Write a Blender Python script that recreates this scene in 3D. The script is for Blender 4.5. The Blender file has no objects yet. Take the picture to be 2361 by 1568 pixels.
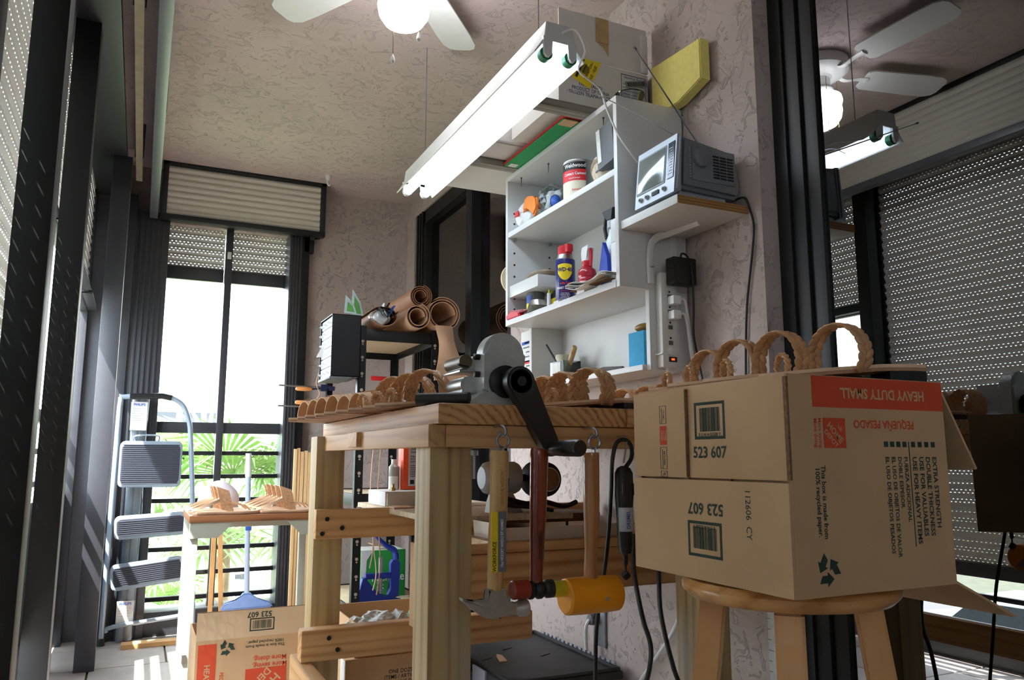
import bpy, bmesh, math, random
from mathutils import Vector, Matrix
random.seed(7)
S = bpy.context.scene
COL = S.collection
PI = math.pi
R = math.radians

# ---------------------------------------------------------------- camera, sky, sun, exposure
cd = bpy.data.cameras.new('camera'); cam = bpy.data.objects.new('camera', cd); COL.objects.link(cam)
cd.sensor_fit = 'HORIZONTAL'; cd.sensor_width = 36.0; cd.lens = 36.0 * 1800.0 / 2361.0
cd.clip_start = .02; cd.clip_end = 400
YAW, PIT = R(25.3), R(8.6)
cam.location = (0, 0, .9); cam.rotation_euler = (PI/2 + PIT, 0, -YAW)
S.camera = cam

wd = bpy.data.worlds.new('sky'); S.world = wd; wd.use_nodes = True
bg = wd.node_tree.nodes['Background']
bg.inputs['Color'].default_value = (.80, .90, 1.0, 1); bg.inputs['Strength'].default_value = 5.5

sd = bpy.data.lights.new('sun', 'SUN'); sun = bpy.data.objects.new('sun', sd); COL.objects.link(sun)
sd.energy = 14.0; sd.angle = R(.6); sd.color = (1, .98, .96)
sun.rotation_euler = Vector((.5, .36, -1)).to_track_quat('-Z', 'Y').to_euler()

S.view_settings.view_transform = 'Standard'; S.view_settings.look = 'None'
S.view_settings.gamma = 1.0; S.view_settings.use_curve_mapping = False
S.view_settings.exposure = 1.35

# ---------------------------------------------------------------- materials
def lin(c):
    return tuple((v/255/12.92 if v/255 <= .04045 else ((v/255+.055)/1.055)**2.4) for v in c) + (1,)
def newmat(name):
    m = bpy.data.materials.new(name); m.use_nodes = True
    nt = m.node_tree; b = nt.nodes['Principled BSDF']
    return m, nt, b
def nd(nt, t, **kw):
    n = nt.nodes.new(t)
    for k, v in kw.items(): setattr(n, k, v)
    return n
def coords(nt, scale=(1,1,1), rnd=7.0):
    tc = nd(nt, 'ShaderNodeTexCoord'); mp = nd(nt, 'ShaderNodeMapping')
    mp.inputs['Scale'].default_value = scale
    nt.links.new(tc.outputs['Object'], mp.inputs['Vector'])
    if rnd:
        oi = nd(nt, 'ShaderNodeObjectInfo'); mu = nd(nt, 'ShaderNodeMath', operation='MULTIPLY'); mu.inputs[1].default_value = rnd
        nt.links.new(oi.outputs['Random'], mu.inputs[0]); nt.links.new(mu.outputs[0], mp.inputs['Location'])
    return mp.outputs['Vector']
def ramp(nt, fac, stops):
    r = nd(nt, 'ShaderNodeValToRGB'); e = r.color_ramp.elements
    while len(e) < len(stops): e.new(.5)
    for i, (p, c) in enumerate(stops): e[i].position = p; e[i].color = c
    nt.links.new(fac, r.inputs['Fac']); return r.outputs['Color']
def noise(nt, vec, scale, detail=3, rough=.5, dist=0):
    n = nd(nt, 'ShaderNodeTexNoise'); n.inputs['Scale'].default_value = scale; n.inputs['Detail'].default_value = detail
    n.inputs['Roughness'].default_value = rough; n.inputs['Distortion'].default_value = dist
    nt.links.new(vec, n.inputs['Vector']); return n.outputs['Fac']
def bump(nt, b, h, strength, dist=.002):
    n = nd(nt, 'ShaderNodeBump'); n.inputs['Strength'].default_value = strength; n.inputs['Distance'].default_value = dist
    nt.links.new(h, n.inputs['Height']); nt.links.new(n.outputs['Normal'], b.inputs['Normal'])
MATS = {}
def mat(name, col, rough=.6, metal=0, var=.12, vs=30, bs=0, bd=.001, bsc=200, emit=0, ecol=None, trans=0, alpha=1, sheen=0, coat=0):
    if name in MATS: return MATS[name]
    m, nt, b = newmat(name); c = lin(col)
    b.inputs['Roughness'].default_value = rough; b.inputs['Metallic'].default_value = metal
    if var:
        v = coords(nt); f = noise(nt, v, vs, 4)
        lo = tuple(x*(1-var) for x in c[:3])+(1,); hi = tuple(min(1, x*(1+var)) for x in c[:3])+(1,)
        nt.links.new(ramp(nt, f, [(.3, lo), (.7, hi)]), b.inputs['Base Color'])
        if bs: bump(nt, b, noise(nt, v, bsc, 2), bs, bd)
    else: b.inputs['Base Color'].default_value = c
    if emit:
        b.inputs['Emission Color'].default_value = lin(ecol or col); b.inputs['Emission Strength'].default_value = emit
    if trans: b.inputs['Transmission Weight'].default_value = trans
    if coat: b.inputs['Coat Weight'].default_value = coat
    if alpha < 1: b.inputs['Alpha'].default_value = alpha
    MATS[name] = m; return m
def wood(name, c1, c2, axis='Y', scale=14, rough=.55, dist=3.0, coat=0, stretch=.08, rnd=7.0, smear=None):
    """grain runs along axis; growth rings show on the ends"""
    if name in MATS: return MATS[name]
    m, nt, b = newmat(name); k = 'XYZ'.index(axis)
    sc = [1, 1, 1]; sc[k] = stretch
    v = coords(nt, sc, rnd)
    w = nd(nt, 'ShaderNodeTexWave', wave_type='RINGS', rings_direction=axis)
    w.inputs['Scale'].default_value = scale; w.inputs['Distortion'].default_value = dist; w.inputs['Detail'].default_value = 4
    w.inputs['Detail Scale'].default_value = 1.6
    nt.links.new(v, w.inputs['Vector'])
    n = noise(nt, v, 90, 4); n2 = noise(nt, v, 5, 2)
    mx = nd(nt, 'ShaderNodeMix', data_type='FLOAT'); mx.inputs[0].default_value = .5
    nt.links.new(w.outputs['Fac'], mx.inputs[2]); nt.links.new(n, mx.inputs[3])
    mx2 = nd(nt, 'ShaderNodeMix', data_type='FLOAT'); mx2.inputs[0].default_value = .3
    nt.links.new(mx.outputs[0], mx2.inputs[2]); nt.links.new(n2, mx2.inputs[3])
    colr = ramp(nt, mx2.outputs[0], [(.24, lin(c2)), (.40, tuple(.3*x+.7*y for x, y in zip(lin(c2), lin(c1)))), (.62, lin(c1))])
    if smear:                                        # old paint or plaster rubbed into the timber
        sm_ = ramp(nt, noise(nt, coords(nt, (1, 1, .45), rnd), 6, 3, .6), [(.54, (0,0,0,1)), (.72, (.75,.75,.75,1))])
        mc = nd(nt, 'ShaderNodeMix', data_type='RGBA'); nt.links.new(sm_, mc.inputs[0]); nt.links.new(colr, mc.inputs[6]); mc.inputs[7].default_value = lin(smear); colr = mc.outputs[2]
    nt.links.new(colr, b.inputs['Base Color'])
    b.inputs['Roughness'].default_value = rough
    if coat: b.inputs['Coat Weight'].default_value = coat
    bump(nt, b, mx.outputs[0], .15, .001)
    MATS[name] = m; return m
def stucco(name, col, sc=5.0, strength=.9):
    m, nt, b = newmat(name)
    tc = nd(nt, 'ShaderNodeTexCoord'); v = tc.outputs['Object']
    b.inputs['Roughness'].default_value = .85
    c = lin(col); f = noise(nt, v, 3, 5)
    nt.links.new(ramp(nt, f, [(.3, tuple(x*.93 for x in c[:3])+(1,)), (.7, tuple(min(1, x*1.06) for x in c[:3])+(1,))]), b.inputs['Base Color'])
    n1 = noise(nt, v, sc, 6, .55, 1.2)
    l1 = ramp(nt, n1, [(.53, (1,1,1,1)), (.553, (.25,.25,.25,1)), (.60, (.95,.95,.95,1)), (.72, (.8,.8,.8,1))])
    n2 = noise(nt, v, sc*3.1, 6, .6, 1.2)
    l2 = ramp(nt, n2, [(.58, (1,1,1,1)), (.60, (.45,.45,.45,1)), (.65, (.95,.95,.95,1))])
    n3 = noise(nt, v, 60, 3)
    mk_ = ramp(nt, noise(nt, v, 3.5, 3, .6), [(.42, (1,1,1,1)), (.56, (.25,.25,.25,1))])     # creases come and go
    mm = nd(nt, 'ShaderNodeMix', data_type='FLOAT'); nt.links.new(mk_, mm.inputs[0]); nt.links.new(l1, mm.inputs[2]); mm.inputs[3].default_value = .95
    a = nd(nt, 'ShaderNodeMath', operation='ADD'); nt.links.new(mm.outputs[0], a.inputs[0]); nt.links.new(l2, a.inputs[1])
    a2 = nd(nt, 'ShaderNodeMath', operation='MULTIPLY_ADD'); nt.links.new(n3, a2.inputs[0]); a2.inputs[1].default_value = .35
    nt.links.new(a.outputs[0], a2.inputs[2])
    bump(nt, b, a2.outputs[0], strength, .004)
    MATS[name] = m; return m
def perforated(name, col):
    """roll-formed shutter slat with two rows of small slots punched through (object space: slat along local X, height local Z)"""
    m, nt, b = newmat(name)
    b.inputs['Base Color'].default_value = lin(col); b.inputs['Roughness'].default_value = .5
    tc = nd(nt, 'ShaderNodeTexCoord'); sp = nd(nt, 'ShaderNodeSeparateXYZ'); nt.links.new(tc.outputs['Object'], sp.inputs[0])
    def M(op, a, bb=None, c=None):
        n = nd(nt, 'ShaderNodeMath', operation=op)
        for i, x in enumerate((a, bb, c)):
            if x is None: continue
            if isinstance(x, (int, float)): n.inputs[i].default_value = x
            else: nt.links.new(x, n.inputs[i])
        return n.outputs[0]
    def row(z0, ph):
        fx = M('FRACT', M('MULTIPLY_ADD', sp.outputs['X'], 1/.021, ph))
        a = M('LESS_THAN', fx, .34)
        c = M('LESS_THAN', M('ABSOLUTE', M('SUBTRACT', sp.outputs['Z'], z0)), 0.0010)
        return M('MULTIPLY', a, c)
    mask = M('MAXIMUM', row(-.009, 0), row(.004, .5))
    tr = nd(nt, 'ShaderNodeBsdfTransparent'); mx = nd(nt, 'ShaderNodeMixShader')
    out = nt.nodes['Material Output']
    nt.links.new(mask, mx.inputs[0]); nt.links.new(b.outputs[0], mx.inputs[1]); nt.links.new(tr.outputs[0], mx.inputs[2])
    nt.links.new(mx.outputs[0], out.inputs[0])
    MATS[name] = m; return m
def pane(name, tint, ior, rough=0.0):
    """thin window glass: fresnel reflection over tinted see-through"""
    m, nt, b = newmat(name); nt.nodes.remove(b)
    fr = nd(nt, 'ShaderNodeFresnel'); fr.inputs['IOR'].default_value = ior
    tr = nd(nt, 'ShaderNodeBsdfTransparent'); tr.inputs['Color'].default_value = lin(tint)
    gl = nd(nt, 'ShaderNodeBsdfGlossy'); gl.inputs['Roughness'].default_value = rough
    mx = nd(nt, 'ShaderNodeMixShader')
    nt.links.new(fr.outputs[0], mx.inputs[0]); nt.links.new(tr.outputs[0], mx.inputs[1]); nt.links.new(gl.outputs[0], mx.inputs[2])
    nt.links.new(mx.outputs[0], nt.nodes['Material Output'].inputs[0])
    MATS[name] = m; return m

# ---------------------------------------------------------------- mesh helpers
OFF = {}                                            # world offset of unrotated roots
def thing(name, label, cat, loc=(0,0,0), rot=(0,0,0), group=None):
    o = bpy.data.objects.new(name, None); COL.objects.link(o)
    o.location = loc; o.rotation_euler = rot if not isinstance(rot, (int, float)) else (0, 0, rot)
    o.empty_display_size = .02
    o['label'] = label; o['category'] = cat
    if group: o['group'] = group
    OFF[o] = Vector(loc); return o
def tag(o, label, cat, group=None):
    o['label'] = label; o['category'] = cat
    if group: o['group'] = group
    return o
def struct(o): o['kind'] = 'structure'; return o
class MB:
    """collects shapes into one bmesh"""
    def __init__(s): s.bm = bmesh.new()
    def _m(s, v): return s.bm.verts.new(v)
    def box(s, lo, hi, bev=0, rot=None):
        lo, hi = Vector(lo), Vector(hi); c = (lo+hi)/2; d = hi-lo
        r = bmesh.ops.create_cube(s.bm, size=1)
        vs = r['verts']
        M = Matrix.Translation(c) @ (rot.to_4x4() if rot else Matrix()) @ Matrix.Diagonal((abs(d.x), abs(d.y), abs(d.z), 1))
        bmesh.ops.transform(s.bm, matrix=M, verts=vs)
        if bev:
            es = list({e for v in vs for e in v.link_edges})
            bmesh.ops.bevel(s.bm, geom=es, offset=bev, segments=2, affect='EDGES', profile=.6)
        return s
    def cyl(s, p0, p1, r0, r1=None, seg=16, cap=True):
        r1 = r0 if r1 is None else r1
        p0, p1 = Vector(p0), Vector(p1); ax = (p1-p0); L = ax.length
        q = ax.to_track_quat('Z', 'Y').to_matrix()
        a, b = [], []
        for i in range(seg):
            t = 2*PI*i/seg; d = q @ Vector((math.cos(t), math.sin(t), 0))
            a.append(s._m(p0+d*r0)); b.append(s._m(p1+d*r1))
        for i in range(seg):
            j = (i+1) % seg; s.bm.faces.new((a[i], a[j], b[j], b[i]))
        if cap: s.bm.faces.new(a[::-1]); s.bm.faces.new(b)
        return s
    def lathe(s, prof, c=(0,0,0), axis='Z', seg=24, cap=True, a0=0, a1=2*PI, sx=1, sy=1):
        """prof: (radius, height) from low to high"""
        c = Vector(c); full = abs(a1-a0-2*PI) < 1e-4; n = seg if full else seg+1
        rings = []
        for r, h in prof:
            ring = []
            for i in range(n):
                t = a0+(a1-a0)*i/seg; x, y = r*math.cos(t)*sx, r*math.sin(t)*sy
                v = {'Z': (x, y, h), 'Y': (x, h, -y), 'X': (h, x, y)}[axis]
                ring.append(s._m(c+Vector(v)))
            rings.append(ring)
        for a, b in zip(rings, rings[1:]):
            for i in range(n if full else n-1):
                j = (i+1) % n; s.bm.faces.new((a[i], a[j], b[j], b[i]))
        if cap and full:
            if prof[0][0] > 1e-5: s.bm.faces.new(rings[0][::-1])
            if prof[-1][0] > 1e-5: s.bm.faces.new(rings[-1])
        return s
    def tube(s, pts, r, seg=8, cap=True, flat=1.0, up=None):
        pts = [Vector(p) for p in pts]; n = len(pts)
        rr = list(r) if isinstance(r, (list, tuple)) else [r]*n
        if 4 <= n <= 22:                             # ease the bends (Catmull-Rom)
            q, qr = [], []
            for i in range(n-1):
                a, b, c, d = pts[max(i-1, 0)], pts[i], pts[i+1], pts[min(i+2, n-1)]
                for k in range(4):
                    t = k/4; q.append(.5*((2*b)+(c-a)*t+(2*a-5*b+4*c-d)*t*t+(3*b-a-3*c+d)*t**3)); qr.append(rr[i]*(1-t)+rr[i+1]*t)
            pts = q+[pts[-1]]; rr = qr+[rr[-1]]; n = len(pts)
        prev = None; rings = []
        for i, p in enumerate(pts):
            t = (pts[min(i+1, n-1)]-pts[max(i-1, 0)])
            if t.length < 1e-9: t = Vector((0,0,1))
            t.normalize()
            if prev is None:
                u = Vector(up) if up else (Vector((0,0,1)) if abs(t.z) < .9 else Vector((1,0,0)))
                u = (u - t*u.dot(t)).normalized()
            else:
                u = (prev - t*prev.dot(t)).normalized()
            prev = u; w = t.cross(u)
            rings.append([s._m(p + w*math.cos(2*PI*k/seg)*rr[i] + u*math.sin(2*PI*k/seg)*rr[i]*flat) for k in range(seg)])
        for a, b in zip(rings, rings[1:]):
            for k in range(seg):
                j = (k+1) % seg; s.bm.faces.new((a[k], a[j], b[j], b[k]))
        if cap: s.bm.faces.new(rings[0][::-1]); s.bm.faces.new(rings[-1])
        return s
    def prism(s, poly, d0, d1, axis='Z', bev=0):
        """poly of 2-D points extruded along axis from d0 to d1 (Z: xy, Y: xz, X: yz)"""
        f = {'Z': lambda p, d: (p[0], p[1], d), 'Y': lambda p, d: (p[0], d, p[1]), 'X': lambda p, d: (d, p[0], p[1])}[axis]
        a = [s._m(f(p, d0)) for p in poly]; b = [s._m(f(p, d1)) for p in poly]; n = len(poly)
        fs = [s.bm.faces.new(a[::-1]), s.bm.faces.new(b)]
        for i in range(n):
            j = (i+1) % n; fs.append(s.bm.faces.new((a[i], a[j], b[j], b[i])))
        if bev:
            es = list({e for fc in fs[:2] for e in fc.edges})
            bmesh.ops.bevel(s.bm, geom=es, offset=bev, segments=2, affect='EDGES')
        return s
    def sheet(s, rows, thick=0, close=False):
        """grid of points, optional thickness"""
        g = [[s._m(p) for p in r] for r in rows]; fs = []
        for a, b in zip(g, g[1:]):
            for i in range(len(a)-1): fs.append(s.bm.faces.new((a[i], a[i+1], b[i+1], b[i])))
        if thick:
            bmesh.ops.recalc_face_normals(s.bm, faces=fs)
            bmesh.ops.solidify(s.bm, geom=fs, thickness=thick)
        return s
    def quad(s, a, b, c, d): s.bm.faces.new([s._m(p) for p in (a, b, c, d)]); return s
    def xf(s, M): bmesh.ops.transform(s.bm, matrix=M, verts=s.bm.verts[:]); return s
    def mesh(s, name, smooth=True):
        bmesh.ops.recalc_face_normals(s.bm, faces=s.bm.faces[:])
        me = bpy.data.meshes.new(name); s.bm.to_mesh(me); s.bm.free()
        if smooth:
            me.polygons.foreach_set('use_smooth', [True]*len(me.polygons))
            try: me.set_sharp_from_angle(angle=R(38))
            except Exception: pass
        return me
    def build(s, name, m, parent=None, local=False, smooth=True):
        """world coordinates unless local; becomes one object"""
        if parent is not None and not local:
            o = parent; off = Vector((0,0,0))
            while o is not None: off += o.location; o = o.parent
            bmesh.ops.translate(s.bm, vec=-off, verts=s.bm.verts[:])
            me = s.mesh(name, smooth); loc = (0,0,0)
        elif parent is None:
            xs = [v.co for v in s.bm.verts]
            lo = Vector((min(v.x for v in xs), min(v.y for v in xs), min(v.z for v in xs))); hi = Vector((max(v.x for v in xs), max(v.y for v in xs), max(v.z for v in xs)))
            c = Vector(((lo.x+hi.x)/2, (lo.y+hi.y)/2, lo.z))
            bmesh.ops.translate(s.bm, vec=-c, verts=s.bm.verts[:]); me = s.mesh(name, smooth); loc = c
        else: me = s.mesh(name, smooth); loc = (0,0,0)
        return link(name, me, m, parent, loc)
def link(name, me, m, parent=None, loc=(0,0,0), rot=(0,0,0)):
    o = bpy.data.objects.new(name, me); COL.objects.link(o)
    if m and not me.materials: me.materials.append(m)
    o.parent = parent; o.location = loc; o.rotation_euler = rot
    return o
def bx(name, lo, hi, m, parent=None, bev=.0015):
    """one box as one object with its own centre as origin (world coordinates)"""
    lo, hi = Vector(lo), Vector(hi); c = (lo+hi)/2
    b = MB(); b.box(lo-c, hi-c, bev); me = b.mesh(name)
    off = Vector((0,0,0)); o = parent
    while o is not None: off += o.location; o = o.parent
    return link(name, me, m, parent, c-off)
def copy_tree(o, parent=None):
    c = o.copy(); COL.objects.link(c); c.parent = parent
    for ch in list(o.children): copy_tree(ch, c)
    return c
def text(name, s, parent, o, u, v, size, m, bold=0, rot=0, ext=.0003, align='CENTER', sx=1.0, mir=False):
    """flat printed lettering lying on a plane: o = centre, u = reading direction, v = up (world coordinates)"""
    cu = bpy.data.curves.new('t', 'FONT'); cu.body = s; cu.size = 1; cu.align_x = align; cu.align_y = 'CENTER'
    cu.offset = bold; cu.extrude = 0; cu.resolution_u = 2; cu.space_line = .95
    t = bpy.data.objects.new('t', cu); COL.objects.link(t)
    me = bpy.data.meshes.new_from_object(t); bpy.data.objects.remove(t); bpy.data.curves.remove(cu)
    me.name = name
    u, v, o = Vector(u).normalized(), Vector(v).normalized(), Vector(o); n = u.cross(v)
    c, q = math.cos(rot), math.sin(rot)
    off = Vector((0,0,0)); p = parent
    while p is not None: off += p.location; p = p.parent
    for vert in me.vertices:
        x, y = vert.co.x*size*sx, vert.co.y*size
        vert.co = o + u*(x*c-y*q) + v*(x*q+y*c) + n*ext - off
    return link(name, me, m, parent)

# ================================================================ THE SETTING
M_wall = stucco('stucco_wall', (184, 169, 161), 6.5, .9)
M_ceil = stucco('stucco_ceiling', (200, 182, 178), 5.5, .8)
M_black = mat('black_aluminium', (11, 11, 13), .5, 0, .1)
M_dark = mat('dark_bronze_aluminium', (52, 53, 58), .42, 0, .06)
M_grey = mat('grey_aluminium', (100, 102, 108), .4, .2, .06)
M_white_slat = mat('ivory_slat', (206, 200, 188), .5, 0, .03)
M_perf = perforated('perforated_slat', (214, 212, 204))
M_tile = mat('stamped_tile', (194, 184, 176), .5, 0, .12, 6, .35, .004, 14)
M_grout = mat('grout', (120, 108, 98), .9)
M_glassd = pane('door_glass', (150, 155, 162), 3.2)
M_glassl = pane('tinted_screen', (120, 135, 150), 1.6, .15)
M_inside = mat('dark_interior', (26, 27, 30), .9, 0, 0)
M_steel = mat('steel', (170, 172, 176), .3, 1, .05)
M_whitep = mat('white_paint', (222, 222, 220), .45, 0, .02)

def sbox(name, lo, hi, m, parent=None): 
    o = bx(name, lo, hi, m, parent, 0)
    if parent is None: struct(o)
    return o
CEIL = 2.5; FARY = 4.62; WX = 1.45
# floor with separate tiles
fl = sbox('floor', (-.75, -3.3, -.12), (1.7, 4.8, -.012), M_grout)
tb = MB(); tb.box((-.306, -.198, -.012), (.306, .198, .0), .004); tme = tb.mesh('tile'); tme.materials.append(M_tile)
for j in range(20):
    y = 4.78-.405*j-.2
    for i in range(4):
        x = -.45+.62*i+(.31 if j % 2 else 0)
        if x > 1.6: continue
        link('tile', tme, None, fl, Vector((x, y, 0))-fl.location)
ce = sbox('ceiling', (-.72, -3.3, CEIL), (1.75, 4.85, CEIL+.12), M_ceil)
# walls
wr = MB(); wr.box((WX, 1.52, 0), (WX+.17, 3.08, CEIL)); wr.box((WX, 3.08, 2.37), (WX+.17, FARY, CEIL)); wr.box((WX, 4.47, 0), (WX+.17, FARY, 2.37))
struct(wr.build('wall_right', M_wall, smooth=False))
wf = MB(); wf.box((.80, FARY, 0), (WX+.17, FARY+.15, CEIL)); wf.box((-.32, FARY, 2.2), (.80, FARY+.15, CEIL)); wf.box((-.32, FARY, -.1), (.80, FARY+.15, .1))
struct(wf.build('wall_far', M_wall, smooth=False))
sbox('wall_back', (-.6, -3.4, 0), (1.75, -3.3, CEIL), M_wall)
# dark room behind the glass doors
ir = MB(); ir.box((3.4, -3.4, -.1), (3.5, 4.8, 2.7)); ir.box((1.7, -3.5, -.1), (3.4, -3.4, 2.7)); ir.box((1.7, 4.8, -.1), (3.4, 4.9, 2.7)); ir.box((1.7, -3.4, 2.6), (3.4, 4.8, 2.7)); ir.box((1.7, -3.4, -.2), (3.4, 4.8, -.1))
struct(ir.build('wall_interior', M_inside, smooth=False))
# near sliding glass door
d1 = thing('door_1', '', 'door', (1.5, .2, 0)); del d1['label']; del d1['category']; struct(d1)
for i, (a, b_, x0, x1) in enumerate(((1.475, 1.52, 1.504, 1.6), (1.43, 1.475, 1.512, 1.6), (1.385, 1.43, 1.522, 1.58))):
    bx('jamb', (x0, a, 0), (x1, b_, 2.5), M_black, d1, .003)
bx('head', (1.5, -3.3, 2.4), (1.6, 1.52, 2.5), M_black, d1, .003)
bx('sill', (1.5, -3.3, 0), (1.6, 1.52, .07), M_black, d1, .003)
bx('stile', (1.522, -.32, .07), (1.57, -.25, 2.4), M_black, d1, .003)
bx('pane', (1.534, -3.3, .07), (1.540, 1.385, 2.4), M_glassd, d1, 0)
# far sliding door behind the rack
d2 = thing('door_2', '', 'door', (1.5, 3.8, 0)); del d2['label']; del d2['category']; struct(d2)
for a, b_ in ((4.30, 4.47), (3.57, 3.65), (3.08, 3.14)): bx('stile', (1.46, a, 0), (1.56, b_, 2.37), M_black, d2, .003)
for k in range(3): bx('groove', (1.452, 4.33+.045*k, 0), (1.462, 4.35+.045*k, 2.37), M_black, d2, .002)
bx('head', (1.46, 3.08, 2.29), (1.56, 4.47, 2.37), M_black, d2, .003); bx('sill', (1.46, 3.08, 0), (1.56, 4.47, .08), M_black, d2, .003)
bx('rail', (1.465, 3.1, 1.02), (1.55, 3.6, 1.09), M_black, d2, .003)
bx('pane', (1.512, 3.1, .08), (1.518, 3.57, 2.29), M_glassd, d2, 0); bx('pane', (1.505, 3.65, .08), (1.511, 4.30, 2.29), M_glassd, d2, 0)

# roll shutter slat: curved sheet, local X along its length, local Z up, bulging to local -Y
def slat_mesh(L, h=.042, n=7, depth=.010, m=None, thick=0):
    b = MB(); rows = []
    for i in range(n):
        t = i/(n-1); z = -h/2+h*t; y = -depth*math.sin(PI*min(1, t*1.12)) if t < .9 else -depth*.12*(1-t)/.1
        rows.append([(-L/2, y, z), (L/2, y, z)])
    b.sheet(rows, thick)
    b.box((-L/2, -.001, h/2-.004), (L/2, .005, h/2+.001))
    me = b.mesh('slat'); me.materials.append(m); return me
# left wall: posts, shutters in the bays, balcony rails
wl = thing('wall_left', '', 'wall', (-.25, 1.8, 0)); del wl['label']; del wl['category']; struct(wl)
for y, x0, x1 in ((-.9, -.23, -.16), (.36, -.23, -.165), (1.60, -.232, -.172), (2.70, -.272, -.198), (3.93, -.195, -.115), (4.50, -.17, -.09)):
    bx('post', (x0, y, 0), (x1, y+.075, 2.30), M_dark if y > 3 else M_black, wl, .002)
    bx('guide', (-.335, y-.01, 0), (-.285, y+.085, 2.32), M_black if y < 3 else M_dark, wl, .002)
bx('header', (-.42, -3.3, 2.30), (-.14, 4.6, 2.34), M_dark, wl, .002)
bx('shutter_box', (-.55, -3.3, 2.34), (-.19, 4.6, 2.5), M_dark, wl, .002)
bx('light_strip', (-.105, 1.2, 2.325), (-.075, 4.35, 2.345), mat('beige_strip', (190, 176, 150), .6), wl, .002)
bx('strip_hanger', (-.11, 2.6, 2.33), (-.07, 2.62, 2.5), M_grey, wl, 0); bx('strip_hanger', (-.11, 4.0, 2.33), (-.07, 4.02, 2.5), M_grey, wl, 0)
bx('kerb', (-.45, -3.3, 0), (-.345, 4.6, .06), M_grey, wl, .004)
bx('corner_panel', (-.40, 4.585, 0), (-.145, 4.70, 2.4), M_grey, wl, .002)
bx('corner_post', (-.145, 4.52, 0), (.074, 4.70, 2.22), M_dark, wl, .003)
for k in range(7): bx('corner_rib', (-.12+.026*k, 4.514, .0), (-.108+.026*k, 4.522, 2.2), M_dark, wl, .001)
for z, h in [(1.04, .05)]+[(.915-.127*k, .022) for k in range(7)]:
    bx('rail', (-.385, -1.2, z), (-.36, 4.6, z+h), M_black, wl, .002)
for y in (1.52, 2.1, 2.72, 3.95): bx('baluster', (-.39, y, .03), (-.355, y+.035, 1.05), M_dark, wl, .002)
for y0, y1, zb in ((-.82, .36, .04), (.44, 1.60, .04), (1.68, 2.70, .40), (2.78, 3.93, 1.70), (4.01, 4.50, 1.70)):
    L = y1-y0; me = slat_mesh(L, m=M_perf); z = 2.33-.021
    while z > zb+.02:
        link('slat', me, None, wl, Vector((-.302, (y0+y1)/2, z))-wl.location, (0, 0, PI/2)); z -= .042
    bx('shutter_bottom_bar', (-.32, y0, z-.035), (-.285, y1, z+.022), M_dark, wl, .003)
    if zb > 1: bx('pull_lip', (-.29, y0, z-.03), (-.24, y1, z-.024), M_dark, wl, .001)
bx('unseen_shutter_panel', (-.32, -1.7, 0), (-.29, -.9, 2.33), M_grey, wl, 0); bx('unseen_shutter_panel', (-.32, -3.3, 0), (-.29, -1.7, 1.5), M_grey, wl, 0)  # added out of view; rear one kept low so daylight fills bench and box
for y0, y1 in ((2.78, 3.93), (4.01, 4.5)): bx('screen_pane', (-.345, y0, .07), (-.34, y1, .74), M_glassl, wl, 0)

# ivory slatted fascia boxes under the ceiling
def fascia_left():
    f = thing('trim_1', '', 'trim', (0, .6, 2.19)); del f['label']; del f['category']; struct(f)
    L = 7.7; h = .0335; n = 8
    b = MB(); rows = []
    for i in range(7):
        t = i/6; rows.append([(-L/2, -.006*math.sin(PI*t), -h/2+h*t), (L/2, -.006*math.sin(PI*t), -h/2+h*t)])
    b.sheet(rows, .004); me = b.mesh('fascia_slat'); me.materials.append(M_white_slat)
    for k in range(n): link('fascia_slat', me, None, f, (0, 0, .022+h*(k+.5)), (0, 0, PI/2))
    bx('edge_bar', (-.03, -3.3, 2.178), (.010, 4.5, 2.212), M_grey, f, .002)
    bx('top_bar', (-.012, -3.3, 2.478), (.010, 4.5, 2.5), M_black, f, .002)
    bx('end_bar', (-.012, 4.45, 2.2), (.012, 4.5, 2.5), M_black, f, .002)
    bx('splice', (-.008, 3.10, 2.2), (.012, 3.11, 2.5), M_black, f, .001)
fascia_left()
f = thing('trim_2', '', 'trim', (.46, 4.48, 2.18)); del f['label']; del f['category']; struct(f)
L = .82; h = .0345; b = MB(); rows = []
for i in range(7):
    t = i/6; rows.append([(-L/2, -.010*math.sin(PI*t), -h/2+h*t), (L/2, -.010*math.sin(PI*t), -h/2+h*t)])
b.sheet(rows, .004); me = b.mesh('fascia_slat'); me.materials.append(M_white_slat)
for k in range(8): link('fascia_slat', me, None, f, (0, 0, .024+h*(k+.5)))
bx('edge_bar', (.02, 4.455, 2.175), (.90, 4.5, 2.203), M_black, f, .002); bx('top_bar', (.02, 4.46, 2.48), (.90, 4.5, 2.5), M_black, f, .002)
bx('end_bar', (.02, 4.46, 2.2), (.05, 4.5, 2.5), M_black, f, .002); bx('end_bar', (.872, 4.46, 2.2), (.90, 4.62, 2.5), M_black, f, .002)
bx('back_panel', (.05, 4.49, 2.2), (.88, 4.5, 2.49), M_dark, f, 0)
bx('bracket', (.80, 4.56, 2.10), (.86, 4.6, 2.175), M_black, f, .004)

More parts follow.
